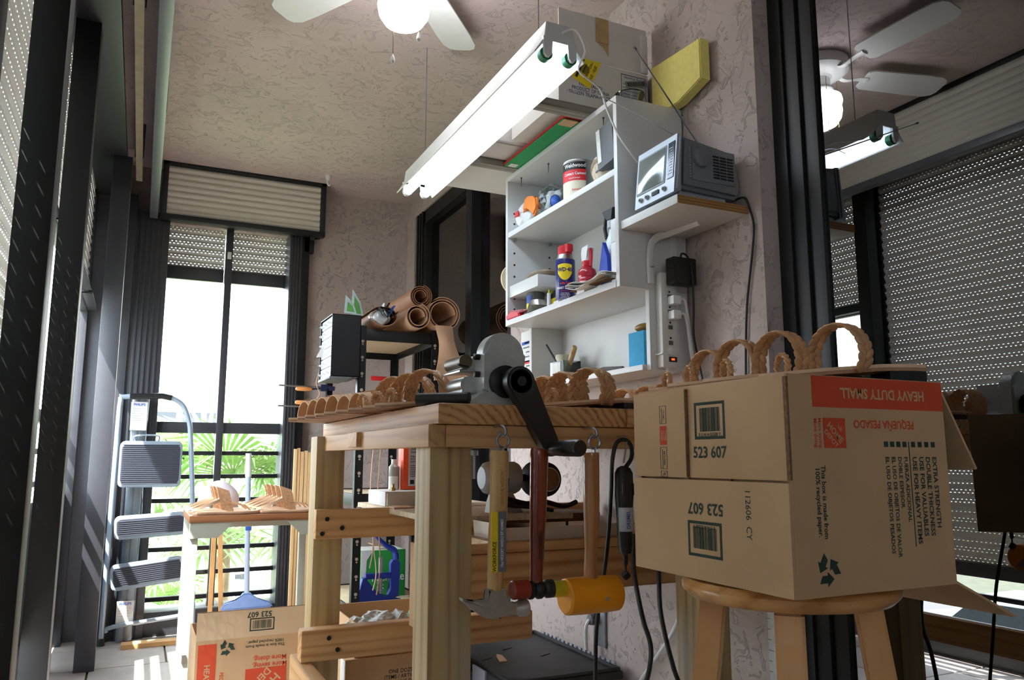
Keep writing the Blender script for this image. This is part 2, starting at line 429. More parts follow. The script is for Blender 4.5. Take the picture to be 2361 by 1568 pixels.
# far window: frame, shutter, mullion, rails
w = thing('window_1', '', 'window', (.4, 4.62, 0)); del w['label']; del w['category']; struct(w)
bx('jamb', (.718, 4.53, 0), (.79, 4.72, 2.2), M_dark, w, .003); bx('jamb', (.79, 4.56, 0), (.835, 4.66, 2.2), M_black, w, .003)
for k in range(4): bx('jamb_rib', (.724+.017*k, 4.522, 0), (.732+.017*k, 4.532, 2.2), M_dark, w, .001)
bx('sill', (-.15, 4.54, 0), (.80, 4.75, .12), M_dark, w, .004)
bx('mullion', (.375, 4.60, .1), (.412, 4.66, 2.2), M_dark, w, .003); bx('latch', (.383, 4.592, 2.02), (.404, 4.6, 2.06), M_whitep, w, .001)
bx('top_rail', (.07, 4.63, 1.035), (.72, 4.69, 1.095), M_dark, w, .003)
for k in range(7): bx('rail', (.07, 4.65, .915-.127*k), (.72, 4.68, .938-.127*k), M_black, w, .002)
for x0, x1 in ((.075, .375), (.412, .718)):
    me = slat_mesh(x1-x0, h=.040, m=M_perf); z = 2.19
    while z > 1.97: link('slat', me, None, w, Vector(((x0+x1)/2, 4.69, z))-w.location); z -= .040
    bx('shutter_bottom_bar', (x0, 4.67, 1.895), (x1, 4.70, z+.02), M_dark, w, .003)

# ceiling hook
h = MB(); h.cyl((.878, 4.32, 2.47), (.878, 4.32, 2.5), .012, .018, 10); h.tube([(.878, 4.32, 2.47), (.874, 4.32, 2.455), (.884, 4.32, 2.44), (.892, 4.32, 2.45)], .004, 6)
tag(h.build('ceiling_hook', M_whitep), 'small white screw hook in the ceiling beside the far slatted box', 'hook')

# outside: ground, neighbouring buildings, palms
M_grass = mat('lawn', (98, 102, 84), .9, 0, .15, 3); M_road = mat('asphalt', (110, 110, 110), .9)
g = MB(); g.box((-60, -40, -3.1), (60, 90, -3)); struct(g.build('ground', M_grass))
g = MB(); g.box((-18, -40, -3), (-9, 90, -2.97)); struct(g.build('road', M_road))
g = MB(); g.box((-9, 4, -3), (-6.5, 40, -2.985)); struct(g.build('lawn_strip', mat('green_lawn', (74, 100, 50), .9, 0, .3, 4)))
def parked_car(label, x, y, col):
    c = thing('parked_car', label, 'car', (x, y, -2.97), 0, 'cars parked on the street')
    m = mat('car_paint_'+str(col[0]), col, .25, .2, .02); gm_ = mat('car_glass', (40, 46, 54), .1); ty = mat('tyre', (24, 24, 26), .8)
    b = MB(); b.prism([(y-2.2, -2.62), (y+2.2, -2.62), (y+2.25, -2.2), (y+1.35, -2.08), (y-1.2, -2.02), (y-2.2, -2.15)], x-.85, x+.85, 'X', .06); b.build('body', m, c)
    b = MB(); b.prism([(y-1.5, -2.06), (y+1.2, -2.08), (y+.6, -1.58), (y-.9, -1.56)], x-.75, x+.75, 'X', .05); b.build('cabin', m, c)
    b = MB(); b.prism([(y-1.25, -2.02), (y+.98, -2.04), (y+.52, -1.66), (y-.8, -1.64)], x-.77, x+.77, 'X'); b.build('side_windows', gm_, c)
    for dy in (-1.35, 1.35):
        for dx in (-.82, .64):
            b = MB(); b.cyl((x+dx, y+dy, -2.65), (x+dx+.18, y+dy, -2.65), .32, None, 18); b.build('wheel', ty, c)
parked_car('white car parked on the street, seen mirrored low in the glass door', -11.5, 9.2, (232, 234, 236))
parked_car('blue-grey car parked on the street, farther along than the white one', -11.5, 14.5, (120, 140, 165))
M_bwhite = mat('white_render', (238, 232, 222), .8); M_bwin = mat('dark_window', (60, 64, 70), .3)
b1 = thing('stair_building', 'white neighbouring building with stepped side beyond the far window', 'building', (2.4, 9.5, -3))
bx('wall', (1.12, 9.2, -3), (5, 13, 6.5), M_bwhite, b1, 0)
for k in range(9): bx('stair_step', (1.00+.012*k, 9.1, 3.6-.28*k), (1.13, 9.4, 3.72-.28*k), M_bwhite, b1, 0)
for z in (-.4, .9): bx('vent_slat', (1.02, 9.15, z), (1.14, 9.22, z+.06), M_dark, b1, 0)
b2 = thing('far_house', 'low pale building far beyond the palms, left of the mullion', 'building', (1.2, 30, -3))
bx('wall', (-1.5, 30, -3), (2.9, 36, 2.75), M_bwhite, b2, 0); bx('roof', (-1.7, 29.8, 2.75), (3.1, 36.2, 2.95), M_bwhite, b2, 0)
for x in (.4, 1.3, 2.1): bx('window', (x, 29.96, 1.7), (x+.7, 30.01, 2.5), M_bwin, b2, 0)
M_leaf = mat('palm_leaf', (128, 160, 92), .5, 0, .25, 8); M_trunk = mat('palm_trunk', (140, 120, 95), .9, 0, .3, 20)
def frond_mesh():
    b = MB(); b.tube([(0,0,0), (.35,0,.16), (.62,0,.18)], [.012,.009,.006], 5)
    n = 26
    for i in range(n):
        a = R(-125+250*i/(n-1)); L = .62*(1-.25*abs(a)/R(125))
        d = Vector((math.cos(a), math.sin(a), 0)); s_ = Vector((-d.y, d.x, 0))*.016
        p0 = Vector((.6, 0, .18)); p1 = p0+d*L*.55+Vector((0,0,.04)); p2 = p0+d*L+Vector((0,0,-.10-.05*abs(a)))
        vs = [b._m(p0-s_*.3), b._m(p0+s_*.3), b._m(p1+s_), b._m(p1-s_), b._m(p2)]
        b.bm.faces.new((vs[0], vs[3], vs[2], vs[1])); b.bm.faces.new((vs[3], vs[4], vs[2]))
    me = b.mesh('frond', False); me.materials.append(M_leaf); return me
FR = frond_mesh()
for i, (x, y, z, s_, lab) in enumerate(((.55, 6.0, .42, .95, 'fan palm crown nearest the far window mullion'), (.05, 8.6, -.9, 1.05, 'lower fan palm farther off behind the nearest one'))):
    t = thing('palm_tree', lab, 'palm', (x, y, -3), 0, 'palms outside the far window')
    tr = MB(); tr.cyl((x, y, -3), (x, y, z), .11, .08, 10); tr.build('trunk', M_trunk, t)
    for k in range(22):
        a = k*2.399+i; e = R(-35+ 95*((k*7) % 22)/22)
        o = link('frond', FR, None, t, (0, 0, z+3-.03), (random.uniform(-.3,.3), -e, a)); o.scale = (s_, s_, s_)

# ================================================================ LAMPS
M_lampglass = mat('lit_opal_glass', (246, 250, 255), .3, 0, 0, emit=12)
M_tube = mat('lit_tube', (222, 238, 255), .3, 0, 0, emit=4.0)
M_enamel = mat('white_enamel', (226, 226, 224), .35, 0, .02)
M_green = mat('green_tube_cap', (18, 120, 74), .4, 0, .05)
M_brass = mat('brass_chain', (180, 150, 90), .35, .9, .05)
FX, FY, FZ = .655, 2.17, 2.21
fan = thing('ceiling_fan', 'white ceiling fan with round opal glass lamp and two pull chains', 'fan', (FX, FY, FZ))
b = MB(); b.lathe([(.001, .0), (.03, .004), (0.0594, .02), (0.0756, .045), (0.0815, .075), (0.0788, .095), (0.0842, .115), (0.0799, .135), (.05, .15)], (FX, FY, FZ), seg=32); b.build('lamp_globe', M_lampglass, fan)
b = MB(); b.lathe([(.052, .15), (.052, .165), (.042, .175), (.042, .215), (.05, .222)], (FX, FY, FZ)); b.build('lamp_fitter', M_enamel, fan)
b = MB(); b.lathe([(.05, .222), (.095, .228), (.115, .245), (.115, .285), (.09, .31), (.07, .33)], (FX, FY, FZ), seg=32); b.build('motor_housing', M_enamel, fan)
for k in range(5):
    a = R(50+72*k); d = Vector((math.cos(a), math.sin(a), 0)); s_ = Vector((-d.y, d.x, 0)); c = Vector((FX, FY, FZ+.236))
    b = MB(); b.tube([c+d*.085, c+d*.12+Vector((0,0,-.012)), c+d*.17, c+d*.215], [.013,.011,.012,.02], 8, flat=.35); arm = b.build('blade_arm', M_enamel, fan)
    b = MB(); pts = []
    for t, w_ in ((0, .045), (.02, .058), (.12, .062), (.26, .066), (.33, .064), (.36, .05), (.37, .03)):
        pts.append((t, w_))
    poly = [c+d*(.2+t)+s_*w_+Vector((0,0,.010*w_/.06)) for t, w_ in pts]+[c+d*(.2+t)-s_*w_-Vector((0,0,.010*w_/.06)) for t, w_ in pts[::-1]]
    vs = [b._m(p) for p in poly]; vt = [b._m(p+Vector((0,0,.006))) for p in poly]; n = len(vs)
    b.bm.faces.new(vs); b.bm.faces.new(vt[::-1])
    for i in range(n): b.bm.faces.new((vs[i], vs[(i+1)%n], vt[(i+1)%n], vt[i]))
    b.build('blade', M_enamel, fan)
for dx, dy, zl in ((-.045, -.045, -.115), (.03, -.06, -.035)):
    b = MB(); b.cyl((FX+dx, FY+dy, FZ+.2), (FX+dx, FY+dy, FZ+zl), .0013, None, 6); ch = b.build('pull_chain', M_brass, fan)
    b = MB(); b.lathe([(.002, 0), (.0075, .008), (.006, .018), (.002, .03)], (FX+dx, FY+dy, FZ+zl-.03), seg=12); b.build('pull_knob', M_enamel, ch)

LX, LZ, LY0, LY1 = .925, 1.945, 1.665, 2.86
lt = thing('fluorescent_light', 'white two-tube fluorescent shop light hung below the ceiling', 'light', (LX, (LY0+LY1)/2, LZ))
b = MB(); prof = [(-.075, -.012), (-.072, -.014), (-.040, .028), (-.036, .075), (.036, .075), (.040, .028), (.072, -.014), (.075, -.012), (.046, .032), (.040, .079), (-.040, .079), (-.046, .032)]
b.prism([(LX+x, LZ+z) for x, z in prof], LY0, LY1, 'Y'); b.build('reflector', M_enamel, lt)
for y, s_ in ((LY0, -1), (LY1, 1)):
    b = MB(); b.prism([(LX-.042, LZ+.026), (LX+.042, LZ+.026), (LX+.038, LZ+.078), (LX-.038, LZ+.078)], y-.002, y+.002, 'Y')
    b.build('end_plate', M_enamel, lt)
for sx in (-.036, .036):
    b = MB(); b.cyl((LX+sx, LY0+.026, LZ-.006), (LX+sx, LY1-.026, LZ-.006), .0175, None, 20); tb_ = b.build('tube', M_tube, lt)
    for y in (LY0+.006, LY1-.026):
        b = MB(); b.cyl((LX+sx, y, LZ-.006), (LX+sx, y+.02, LZ-.006), .0182, None, 20); b.build('tube_cap', M_green if y < 2 else M_enamel, tb_)
    for y in (LY0-.004, LY1-.002):
        b = MB(); b.prism([(LX+sx-.014, LZ+.035), (LX+sx+.014, LZ+.035), (LX+sx+.011, LZ-.012), (LX+sx+.004, LZ-.02), (LX+sx-.004, LZ-.02), (LX+sx-.011, LZ-.012)], y, y+.008, 'Y'); b.build('lamp_holder', M_enamel, lt)
for y in (LY0+.12, LY1-.12):
    b = MB(); b.cyl((LX, y, LZ+.079), (LX, y, CEIL), .0016, None, 6); b.build('hanger_wire', M_steel, lt)
b = MB(); b.tube([(LX+.005, LY0-.003, LZ+.055), (LX+.03, LY0-.03, LZ+.055), (LX+.065, LY0-.02, LZ+.01), (1.0, 1.70, 1.93), (1.09, 1.74, 1.915), (1.14, 1.78, 1.88), (1.19, 1.80, 1.82), (1.25, 1.81, 1.765), (1.30, 1.82, 1.72), (1.30, 1.822, 1.60), (1.31, 1.822, 1.58)], .0042, 6, flat=.7); b.build('power_cord', M_enamel, lt)

# ================================================================ WORKBENCH
M_pine = wood('pine_bench_top', (206, 158, 104), (150, 92, 44), 'Y', 20, .5, 3.0, rnd=.15)
M_pinex = wood('pine_rail_across', (206, 160, 108), (168, 116, 66), 'X', 13, .55, 7.0, stretch=.05)
M_piney = wood('pine_rail_deep', (200, 158, 108), (168, 120, 72), 'Y', 13, .55, 7.0, stretch=.05)
M_treated = wood('treated_post', (190, 164, 116), (152, 126, 82), 'Z', 13, .6, 7, stretch=.05, smear=(172, 168, 156))
M_ply = wood('plywood', (190, 160, 122), (150, 116, 82), 'X', 9, .6, 3.0)
M_osb = mat('particle_board', (196, 176, 148), .8, 0, .2, 60)
M_iron = mat('dark_screw', (50, 48, 46), .5, .6, .05)
BX0, BX1, BY0, BY1, BZ = .50, 1.43, 1.415, 2.46, 1.005
wb = thing('workbench', 'sturdy pine workbench with thick plank top on square posts', 'workbench', (.96, 1.94, 0))
xs = [.512, .728, .944, 1.16, 1.376, 1.435]
for i in range(5): bx('top_plank', (xs[i]+.001, BY0+.004*(i % 2), BZ-.04), (xs[i+1]-.001, BY1, BZ), M_pine, wb, .003)
bx('leg', (.508, 1.445, 0), (.597, 1.534, .923), M_treated, wb, .004)
bx('leg', (.475, 2.36, 0), (.560, 2.449, .964), M_treated, wb, .004)
bx('leg', (1.17, 1.48, 0), (1.255, 1.569, .923), M_treated, wb, .004)
bx('front_apron', (.534, 1.428, .921), (1.42, 1.466, .964), M_pinex, wb, .002)
bx('side_apron', (.498, 1.428, .921), (.533, 2.36, .964), M_piney, wb, .002)
bx('cross_brace', (.485, 1.93, .927), (1.42, 2.02, .964), M_pinex, wb, .002)
r = bx('shelf_rail', (.473, 2.322, .668), (1.42, 2.359, .752), M_pinex, wb, .003)
b = MB()
sc = MB(); sc.cyl((0, -.0015, 0), (0, .002, 0), .0065, None, 10); scm = sc.mesh('screw'); scm.materials.append(M_iron)
def screws(par, pts):
    for p in pts:
        off = Vector((0,0,0)); o = par
        while o is not None: off += o.location; o = o.parent
        link('screw', scm, None, par, Vector(p)-off)
screws(r, ((.505, 2.321, .725), (.549, 2.321, .698), (.492, 2.321, .684)))
lb = bx('lower_beam', (.434, 2.27, .345), (1.145, 2.322, .43), M_pinex, wb, .006)
screws(lb, ((.51, 2.269, .405), (.535, 2.269, .372)))
bx('lower_side_rail', (.428, 1.50, .255), (.466, 2.40, .344), M_piney, wb, .004)
bx('shelf_front_plank', (.70, 1.74, .575), (1.425, 1.778, .676), M_pinex, wb, .003)
bx('shelf_edge', (.70, 1.73, .678), (1.425, 1.75, .70), M_pinex, wb, .002)
bx('shelf_board', (.78, 1.75, .678), (1.43, 2.36, .70), M_ply, wb, .001)
bx('particle_shelf', (.69, 1.93, .735), (1.1, 2.70, .75), M_osb, wb, .001)
bx('shelf_block', (.80, 1.96, .70), (.88, 2.05, .735), M_pinex, wb, .001); bx('shelf_block', (.80, 2.28, .70), (.88, 2.321, .735), M_pinex, wb, .001)
for x, y in ((.60, 1.78), (.63, 1.60)): 
    n = MB(); n.cyl((x, y, .966), (x, y, .935), .0022, .0008, 6); n.build('nail', M_iron, wb)
b = MB(); b.cyl((.592, 1.425, .905), (.592, 1.425, .915), .008, None, 6); b.cyl((.592, 1.425, .86), (.592, 1.425, .906), .0042, None, 8); b.build('bolt', M_steel, wb)

# ================================================================ BLACK METAL RACK
M_rack = mat('black_steel', (24, 24, 26), .4, .3, .05)
M_beige = mat('beige_chipboard', (214, 190, 156), .8, 0, .06)
RX0, RX1, RY0, RY1 = .915, 1.32, 3.65, 4.36
rk = thing('storage_rack', 'black slotted steel rack with beige boards behind the workbench', 'rack', ((RX0+RX1)/2, 4.0, 0))
def keyhole_post(x, y, sx, sy):
    b = MB()
    b.box((min(x, x+.038*sx), min(y, y+.002*sy), 0), (max(x, x+.038*sx), max(y, y+.002*sy), 1.53))
    b.box((min(x, x+.002*sx), min(y, y+.038*sy), 0), (max(x, x+.002*sx), max(y, y+.038*sy), 1.53))
    p = b.build('post', M_rack, rk, smooth=False)
    return p
M_slot = mat('slot_daylight_grey', (176, 160, 148), .8, 0, 0)
kh = MB()
kh.cyl((0, -.0006, .008), (0, .0006, .008), .0075, None, 12); kh.cyl((0, -.0006, -.006), (0, .0006, -.006), .0042, None, 10)
khm = kh.mesh('keyhole'); khm.materials.append(M_slot)
for x, y, sx, sy in ((RX0, RY0, 1, 1), (RX1, RY0, -1, 1), (RX0, RY1, 1, -1), (RX1, RY1, -1, -1)):
    p = keyhole_post(x, y, sx, sy)
    for k in range(18 if y == RY0 else 14):
        z = .12+.078*k
        if z > 1.48: continue
        link('keyhole', khm, None, p, Vector((x+.02*sx, (y-.0008) if sy > 0 else (y-.0028), z))-rk.location)
for z, bd in ((1.46, 1), (.68, 1), (.17, 1)):
    bx('beam', (RX0, RY0+.003, z), (RX1, RY0+.012, z+.055), M_rack, rk, .001); bx('beam', (RX0, RY1-.012, z), (RX1, RY1-.003, z+.055), M_rack, rk, .001)
    bx('beam', (RX0+.003, RY0+.012, z), (RX0+.010, RY1-.012, z+.055), M_rack, rk, .001); bx('beam', (RX1-.010, RY0+.012, z), (RX1-.003, RY1-.012, z+.055), M_rack, rk, .001)
    bx('rack_board', (RX0+.011, RY0+.013, z+.036), (RX1-.011, RY1-.013, z+.05), M_beige, rk, .001)

# ================================================================ STOOL AND CARDBOARD BOX
M_stool = wood('varnished_rubberwood', (214, 160, 96), (176, 118, 58), 'X', 8, .3, 3, .4)
M_stoolz = wood('stool_leg_wood', (212, 160, 100), (170, 116, 62), 'Z', 12, .35, 2, .3)
SX, SY, SZ = .955, .985, .713
st = thing('bar_stool', 'round varnished wooden stool carrying the cardboard box', 'stool', (SX, SY, 0))
b = MB(); b.lathe([(.001, -.035), (.135, -.035), (.155, -.031), (.166, -.020), (.167, -.012), (.160, -.003), (.145, 0), (.001, 0)], (SX, SY, SZ), seg=48); b.build('seat', M_stool, st)
for k in range(4):
    a = R(46+90*k); d = Vector((math.cos(a), math.sin(a), 0)); t_ = Vector((-d.y, d.x, 0))
    p0 = Vector((SX, SY, SZ-.034))+d*.115; p1 = Vector((SX, SY, 0))+d*.20
    b = MB(); w_ = .021
    def ring(p, c): return [b._m(p+d*i*w_+t_*j*w_) for i, j in ((-1,-1),(1,-1),(1,1),(-1,1))]
    r0, r1 = ring(p0, 0), ring(p1, 0)
    for i in range(4): b.bm.faces.new((r0[i], r0[(i+1)%4], r1[(i+1)%4], r1[i]))
    b.bm.faces.new(r0); b.bm.faces.new(r1[::-1])
    bmesh.ops.bevel(b.bm, geom=b.bm.edges[:], offset=.004, segments=2, affect='EDGES'); b.build('leg', M_stoolz, st)
for z, ks in ((.22, (0, 2)), (.28, (1, 3)), (.45, (0, 2)), (.41, (1, 3))):
    for k in ks:
        a0, a1 = R(46+90*k), R(136+90*k); rr = .20-(.085*z/.68)
        b = MB(); b.cyl((SX+rr*math.cos(a0), SY+rr*math.sin(a0), z), (SX+rr*math.cos(a1), SY+rr*math.sin(a1), z), .011, None, 12); b.build('stretcher', M_stoolz, st)

M_card = mat('cardboard', (198, 162, 122), .85, 0, .05, 8, .15, .0006, 120)
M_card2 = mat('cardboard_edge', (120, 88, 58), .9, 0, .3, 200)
M_orange = mat('orange_ink', (206, 74, 40), .8, 0, .03)
M_ink = mat('dark_green_ink', (38, 58, 48), .8, 0, 0)
M_cardink = mat('card_tone_ink', (200, 164, 122), .85, 0, 0)
CX0, CX1, CY0, CY1, CZ0, CZ1 = .800, 1.118, .808, 1.165, .714, 1.016
cb = thing('cardboard_box', 'brown cardboard moving box lying on its side on the stool', 'box', ((CX0+CX1)/2, (CY0+CY1)/2, CZ0))
t = .005
b = MB(); b.box((CX0, CY0, CZ0), (CX1, CY1, CZ0+t)); b.box((CX0, CY0, CZ1-t), (CX1, CY1, CZ1)); b.box((CX0, CY0, CZ0+t), (CX1, CY0+t, CZ1-t)); b.box((CX0, CY1-t, CZ0+t), (CX1, CY1, CZ1-t))
b.box((CX0+.006, CY0+t, CZ0+t), (CX0+.01, CY1-t, CZ1-t))
b.build('body', M_card, cb, smooth=False)
zs = .868
def lflap(name, lo, hi): return bx(name, lo, hi, M_card, cb, .0008)
# closed end, facing left: two outer flaps over the inner ones, upper one split by a folded-over corner
lflap('flap', (CX0-.001, CY0+.002, zs+.001), (CX0+.005, 1.024, CZ1))
lflap('flap_end', (CX0-.006, 1.026, zs+.001), (CX0+.001, CY1+.006, CZ1-.004))
bx('flap_edge', (CX0-.0064, 1.0245, zs+.002), (CX0+.0, 1.0262, CZ1-.006), M_card2, cb, 0)
bx('flap_edge', (CX0-.0016, CY0-.0005, zs+.002), (CX0+.002, CY0+.006, CZ1-.004), M_card2, cb, 0)
lflap('flap', (CX0-.005, CY0+.001, CZ0), (CX0+.001, CY1+.012, zs-.002))
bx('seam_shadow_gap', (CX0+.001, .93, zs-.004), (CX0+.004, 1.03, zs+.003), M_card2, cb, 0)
# open end, facing the glass: flaps hanging out
def oflap(p0, p1, out, name='open_flap'):
    b = MB(); p0, p1, out = Vector(p0), Vector(p1), Vector(out); n = (p1-p0).cross(out).normalized()*.004
    q = [p0, p1, p1+out, p0+out]; a = [b._m(x) for x in q]; c = [b._m(x+n) for x in q]
    b.bm.faces.new(a); b.bm.faces.new(c[::-1])
    for i in range(4): b.bm.faces.new((a[i], a[(i+1)%4], c[(i+1)%4], c[i]))
    return b.build(name, M_card, cb, smooth=False)
oflap((CX1, CY0+.004, CZ1-.002), (CX1, CY1, CZ1-.002), (.075, 0, -.13))
oflap((CX1, CY0+.004, CZ0+.006), (CX1, CY1, CZ0+.006), (.135, 0, -.062))
oflap((CX1, CY1-.004, CZ0+.01), (CX1, CY1-.004, CZ1-.01), (.10, .11, 0))
# print on the face towards the viewer
U, V = Vector((1,0,0)), Vector((0,0,1)); F = lambda x, z: (x, CY0-.0003, z)
def pr(lo, hi, m, name='print_patch'): return bx(name, lo, hi, m, cb, 0)
pr((.846, CY0-.0006, .971), (CX1-.001, CY0+.001, CZ1-.001), M_orange, 'orange_band')
text('lettering', 'HEAVY DUTY SMALL', cb, (.988, CY0-.0008, .993), -U, -V, .0205, M_cardink, .025, 0, .0003, sx=.93)
text('lettering', 'PEQUEÑA PESADO', cb, (.986, CY0-.0004, .949), -U, -V, .0165, M_orange, .022, 0, .0003, sx=.9)
def logo(par, face, c, s, u, v, n, mo, mi):
    """square store emblem with slanted lettering; u, v reading axes, n outward"""
    c, u, v, n = Vector(c), Vector(u), Vector(v), Vector(n)
    b = MB(); h = s/2
    q = [c-u*h-v*h, c+u*h-v*h, c+u*h+v*h, c-u*h+v*h]; lo = [b._m(p) for p in q]; hi = [b._m(p+n*.0006) for p in q]
    b.bm.faces.new(lo[::-1]); b.bm.faces.new(hi)
    for i in range(4): b.bm.faces.new((lo[i], lo[(i+1)%4], hi[(i+1)%4], hi[i]))
    b.build('emblem', mo, par, smooth=False)
    for s_, dd, z in (('THE', .27, .18), ('HOME', .0, .30), ('DEPOT', -.27, .24)):
        d = (-u+v).normalized()*dd*s
        sg = 1 if (u.cross(v)).dot(n) > 0 else -1
        text('emblem_lettering', s_, par, c+d+n*.0008, (u+v), (-u+v), s*z, mi, .02, 0, .0002*sg, sx=1.0)
logo(cb, 0, (.885, CY0-.0003, .935), .042, -V, U, (0,-1,0), M_orange, M_cardink)
text('lettering', 'More saving.\nMore doing.', cb, (.853, CY0-.0004, .934), -V, U, .0085, M_orange, .015, 0, .0003)
bl = [('EXTRA STRENGTH', 1.088, .855, .0128), ('DOUBLE THICKNESS', 1.0735, .8505, .0128), ('USE FOR VALUABLES', 1.059, .850, .0128), ('USE FOR HEAVY ITEMS', 1.0445, .843, .0128), ('FUERZA ADICIONAL', 1.026, .859, .0104), ('DOBLE ESPESOR', 1.013, .869, .0104), ('EL USO DE OBJETOS DE VALOR', 1.0, .835, .0104), ('EL USO DE OBJETOS PESADOS', .987, .837, .0104)]
for s_, x, z, sz in bl:
    text('lettering', s_, cb, (x, CY0-.0004, .902), -V, U, sz, M_ink, .022, 0, .0003, align='LEFT', sx=.98)
    pr((x-.004, CY0-.0006, .916), (x+.004, CY0, .924), M_ink, 'bullet')
pr((1.0345, CY0-.0006, .772), (1.0357, CY0, .924), M_ink, 'rule_line')
text('lettering', 'This box is made from\n100% recycled paper.', cb, (.853, CY0-.0004, .84), -V, U, .0115, M_ink, .022, 0, .0003, sx=.95)
def recycle(par, c, s, u, v, n, m, rot=0):
    c, u, v, n = Vector(c), Vector(u), Vector(v), Vector(n)
    for k in range(3):
        b = MB(); pts = []
        for px, py in ((-.50, -.28), (-.10, -.28), (-.10, -.42), (.22, -.12), (-.10, .16), (-.10, .02), (-.36, .02)):
            x, y = px*1.15+.06, py*1.05-.24; a = R(120*k)+rot
            pts.append(c+u*s*(x*math.cos(a)-y*math.sin(a))+v*s*(x*math.sin(a)+y*math.cos(a)))
        lo = [b._m(p) for p in pts]; hi = [b._m(p+n*.0005) for p in pts]; N = len(pts)
        b.bm.faces.new(lo[::-1]); b.bm.faces.new(hi)
        for i in range(N): b.bm.faces.new((lo[i], lo[(i+1)%N], hi[(i+1)%N], hi[i]))
        b.build('recycling_arrow', m, par, smooth=False)
recycle(cb, (.858, CY0-.0002, .749), .032, U, V, (0,-1,0), M_ink)
# print on the closed end
UL = Vector((0,-1,0)); 
def barcode(par, x, y0, y1, z0, z1, m, xx=0):
    """framed bar code on a face of constant x (facing -X)"""
    e = .0045
    b = MB()
    for lo, hi in (((y0, z0), (y1, z0+e)), ((y0, z1-e), (y1, z1)), ((y0, z0+e), (y0+e, z1-e)), ((y1-e, z0+e), (y1, z1-e))):
        b.box((x-.0005, lo[0], lo[1]), (x+.0002, hi[0], hi[1]))
    b.build('barcode_frame', m, par, smooth=False)
    b = MB(); y = y0+.012; rnd = random.Random(3)
    while y < y1-.013:
        w_ = rnd.choice((.0006, .0011, .0016)); b.box((x-.0005, y, z0+.012), (x+.0002, y+w_, z1-.009)); y += w_+rnd.choice((.0007, .0011, .0016))
    o = b.build('barcode_bars', m, par, smooth=False); o['kind'] = 'stuff'
XL = CX0-.001
barcode(cb, XL, .936, 1.008, .929, .987, M_ink)
text('lettering', '8 51414 00288 9', cb, (XL-.0004, .972, .936), UL, V, .008, M_ink, .01, 0, .0002, sx=.95)
text('lettering', '523 607', cb, (XL-.0003, .974, .908), UL, V, .0245, M_ink, .022, 0, .0002, sx=.98)
XB = CX0-.005
barcode(cb, XB, .948, 1.028, .749, .803, M_ink)
text('lettering', '8 51414 00288 9', cb, (XB-.0004, .988, .795), -UL, -V, .008, M_ink, .01, 0, .0002, sx=.95)
text('lettering', '523 607', cb, (XB-.0003, .984, .823), -UL, -V, .0245, M_ink, .022, 0, .0002, sx=1.05)
text('lettering', '112606  CY', cb, (XB-.0003, .889, .82), -V, UL, .0155, M_ink, .004, 0, .0002, sx=.95)
XE = CX0-.006
for s_, z0, z1, m in (('SMALL', .957, .987, M_ink), ('HEAVY\nDUTY\nSMALL', .922, .953, M_orange), ('MEDIUM', .882, .918, M_ink), ('M', .869, .879, M_ink)):
    y0, y1 = 1.076, 1.094; b = MB(); e = .0006
    if m is M_orange: b.box((XE-.0005, y0, z0), (XE+.0002, y1, z1))
    else:
        for lo, hi in (((y0, z0), (y1, z0+e)), ((y0, z1-e), (y1, z1)), ((y0, z0), (y0+e, z1)), ((y1-e, z0), (y1, z1)), ((y1-.006, z0), (y1-.006+e, z1-.004))):
            b.box((XE-.0005, lo[0], lo[1]), (XE+.0002, hi[0], hi[1]))
    b.build('size_mark', m, cb, smooth=False)
    text('lettering', s_, cb, (XE-.0008, (y0+y1)/2-.003, (z0+z1)/2), V, -UL, .006, M_cardink if m is M_orange else M_ink, .012, 0, .0002)

# ================================================================ WHITE WALL CABINET AND WHAT STANDS IN IT
M_mel = mat('white_melamine', (212, 212, 210), .4, 0, .015)
UX0, UX1, UY0, UY1 = 1.207, 1.445, 1.835, 2.61
wc = thing('wall_cabinet', 'open white melamine cabinet with shelves fixed to the stucco wall', 'cabinet', ((UX0+UX1)/2, (UY0+UY1)/2, 1.16))
T = .018
bx('side_panel', (UX0, UY0, 1.385), (UX1, UY0+T, 1.962), M_mel, wc, .001)
bx('side_panel', (UX0, UY1-T, 1.385), (UX1, UY1, 1.962), M_mel, wc, .001)
bx('top_panel', (UX0, UY0+T, 1.944), (UX1, UY1-T, 1.962), M_mel, wc, .001)
bx('back_panel', (UX1-.004, UY0+T, 1.16), (UX1, UY1-T, 1.944), M_mel, wc, 0)
bx('shelf', (UX0+.002, UY0+T, 1.722), (UX1-.004, UY1-T, 1.742), M_mel, wc, .001)
bx('shelf', (UX0-.002, UY0+T, 1.385), (UX1-.004, UY1-T, 1.405), M_mel, wc, .001)
bx('lower_side_panel', (1.306, UY0, 1.15), (UX1, UY0+T, 1.385), M_mel, wc, .001)
bx('lower_side_panel', (1.306, UY1-T, 1.15), (UX1, UY1, 1.385), M_mel, wc, .001)
bx('lower_shelf', (1.290, UY0+T, 1.150), (UX1-.004, UY1-T, 1.166), M_mel, wc, .001)
M_hole = mat('peg_hole', (40, 36, 32), .8, 0, 0)
ph = MB(); ph.cyl((0, -.0006, 0), (0, .0006, 0), .004, None, 10); phm = ph.mesh('peg_hole'); phm.materials.append(M_hole)
for x in (1.235, 1.385):
    for z in (1.45, 1.49, 1.535, 1.575, 1.62, 1.665, 1.78, 1.82): link('peg_hole', phm, None, wc, Vector((x, UY1-T-.0008, z))-wc.location)
pin = MB(); pin.cyl((0,0,0), (0,-.012,0), .004, None, 10); pin.cyl((0,-.012,0), (0,-.014,0), .007, None, 10); pinm = pin.mesh('shelf_pin'); pinm.materials.append(M_steel)
for x in (1.235, 1.385): link('shelf_pin', pinm, None, wc, Vector((x, UY1-T, 1.715))-wc.location)
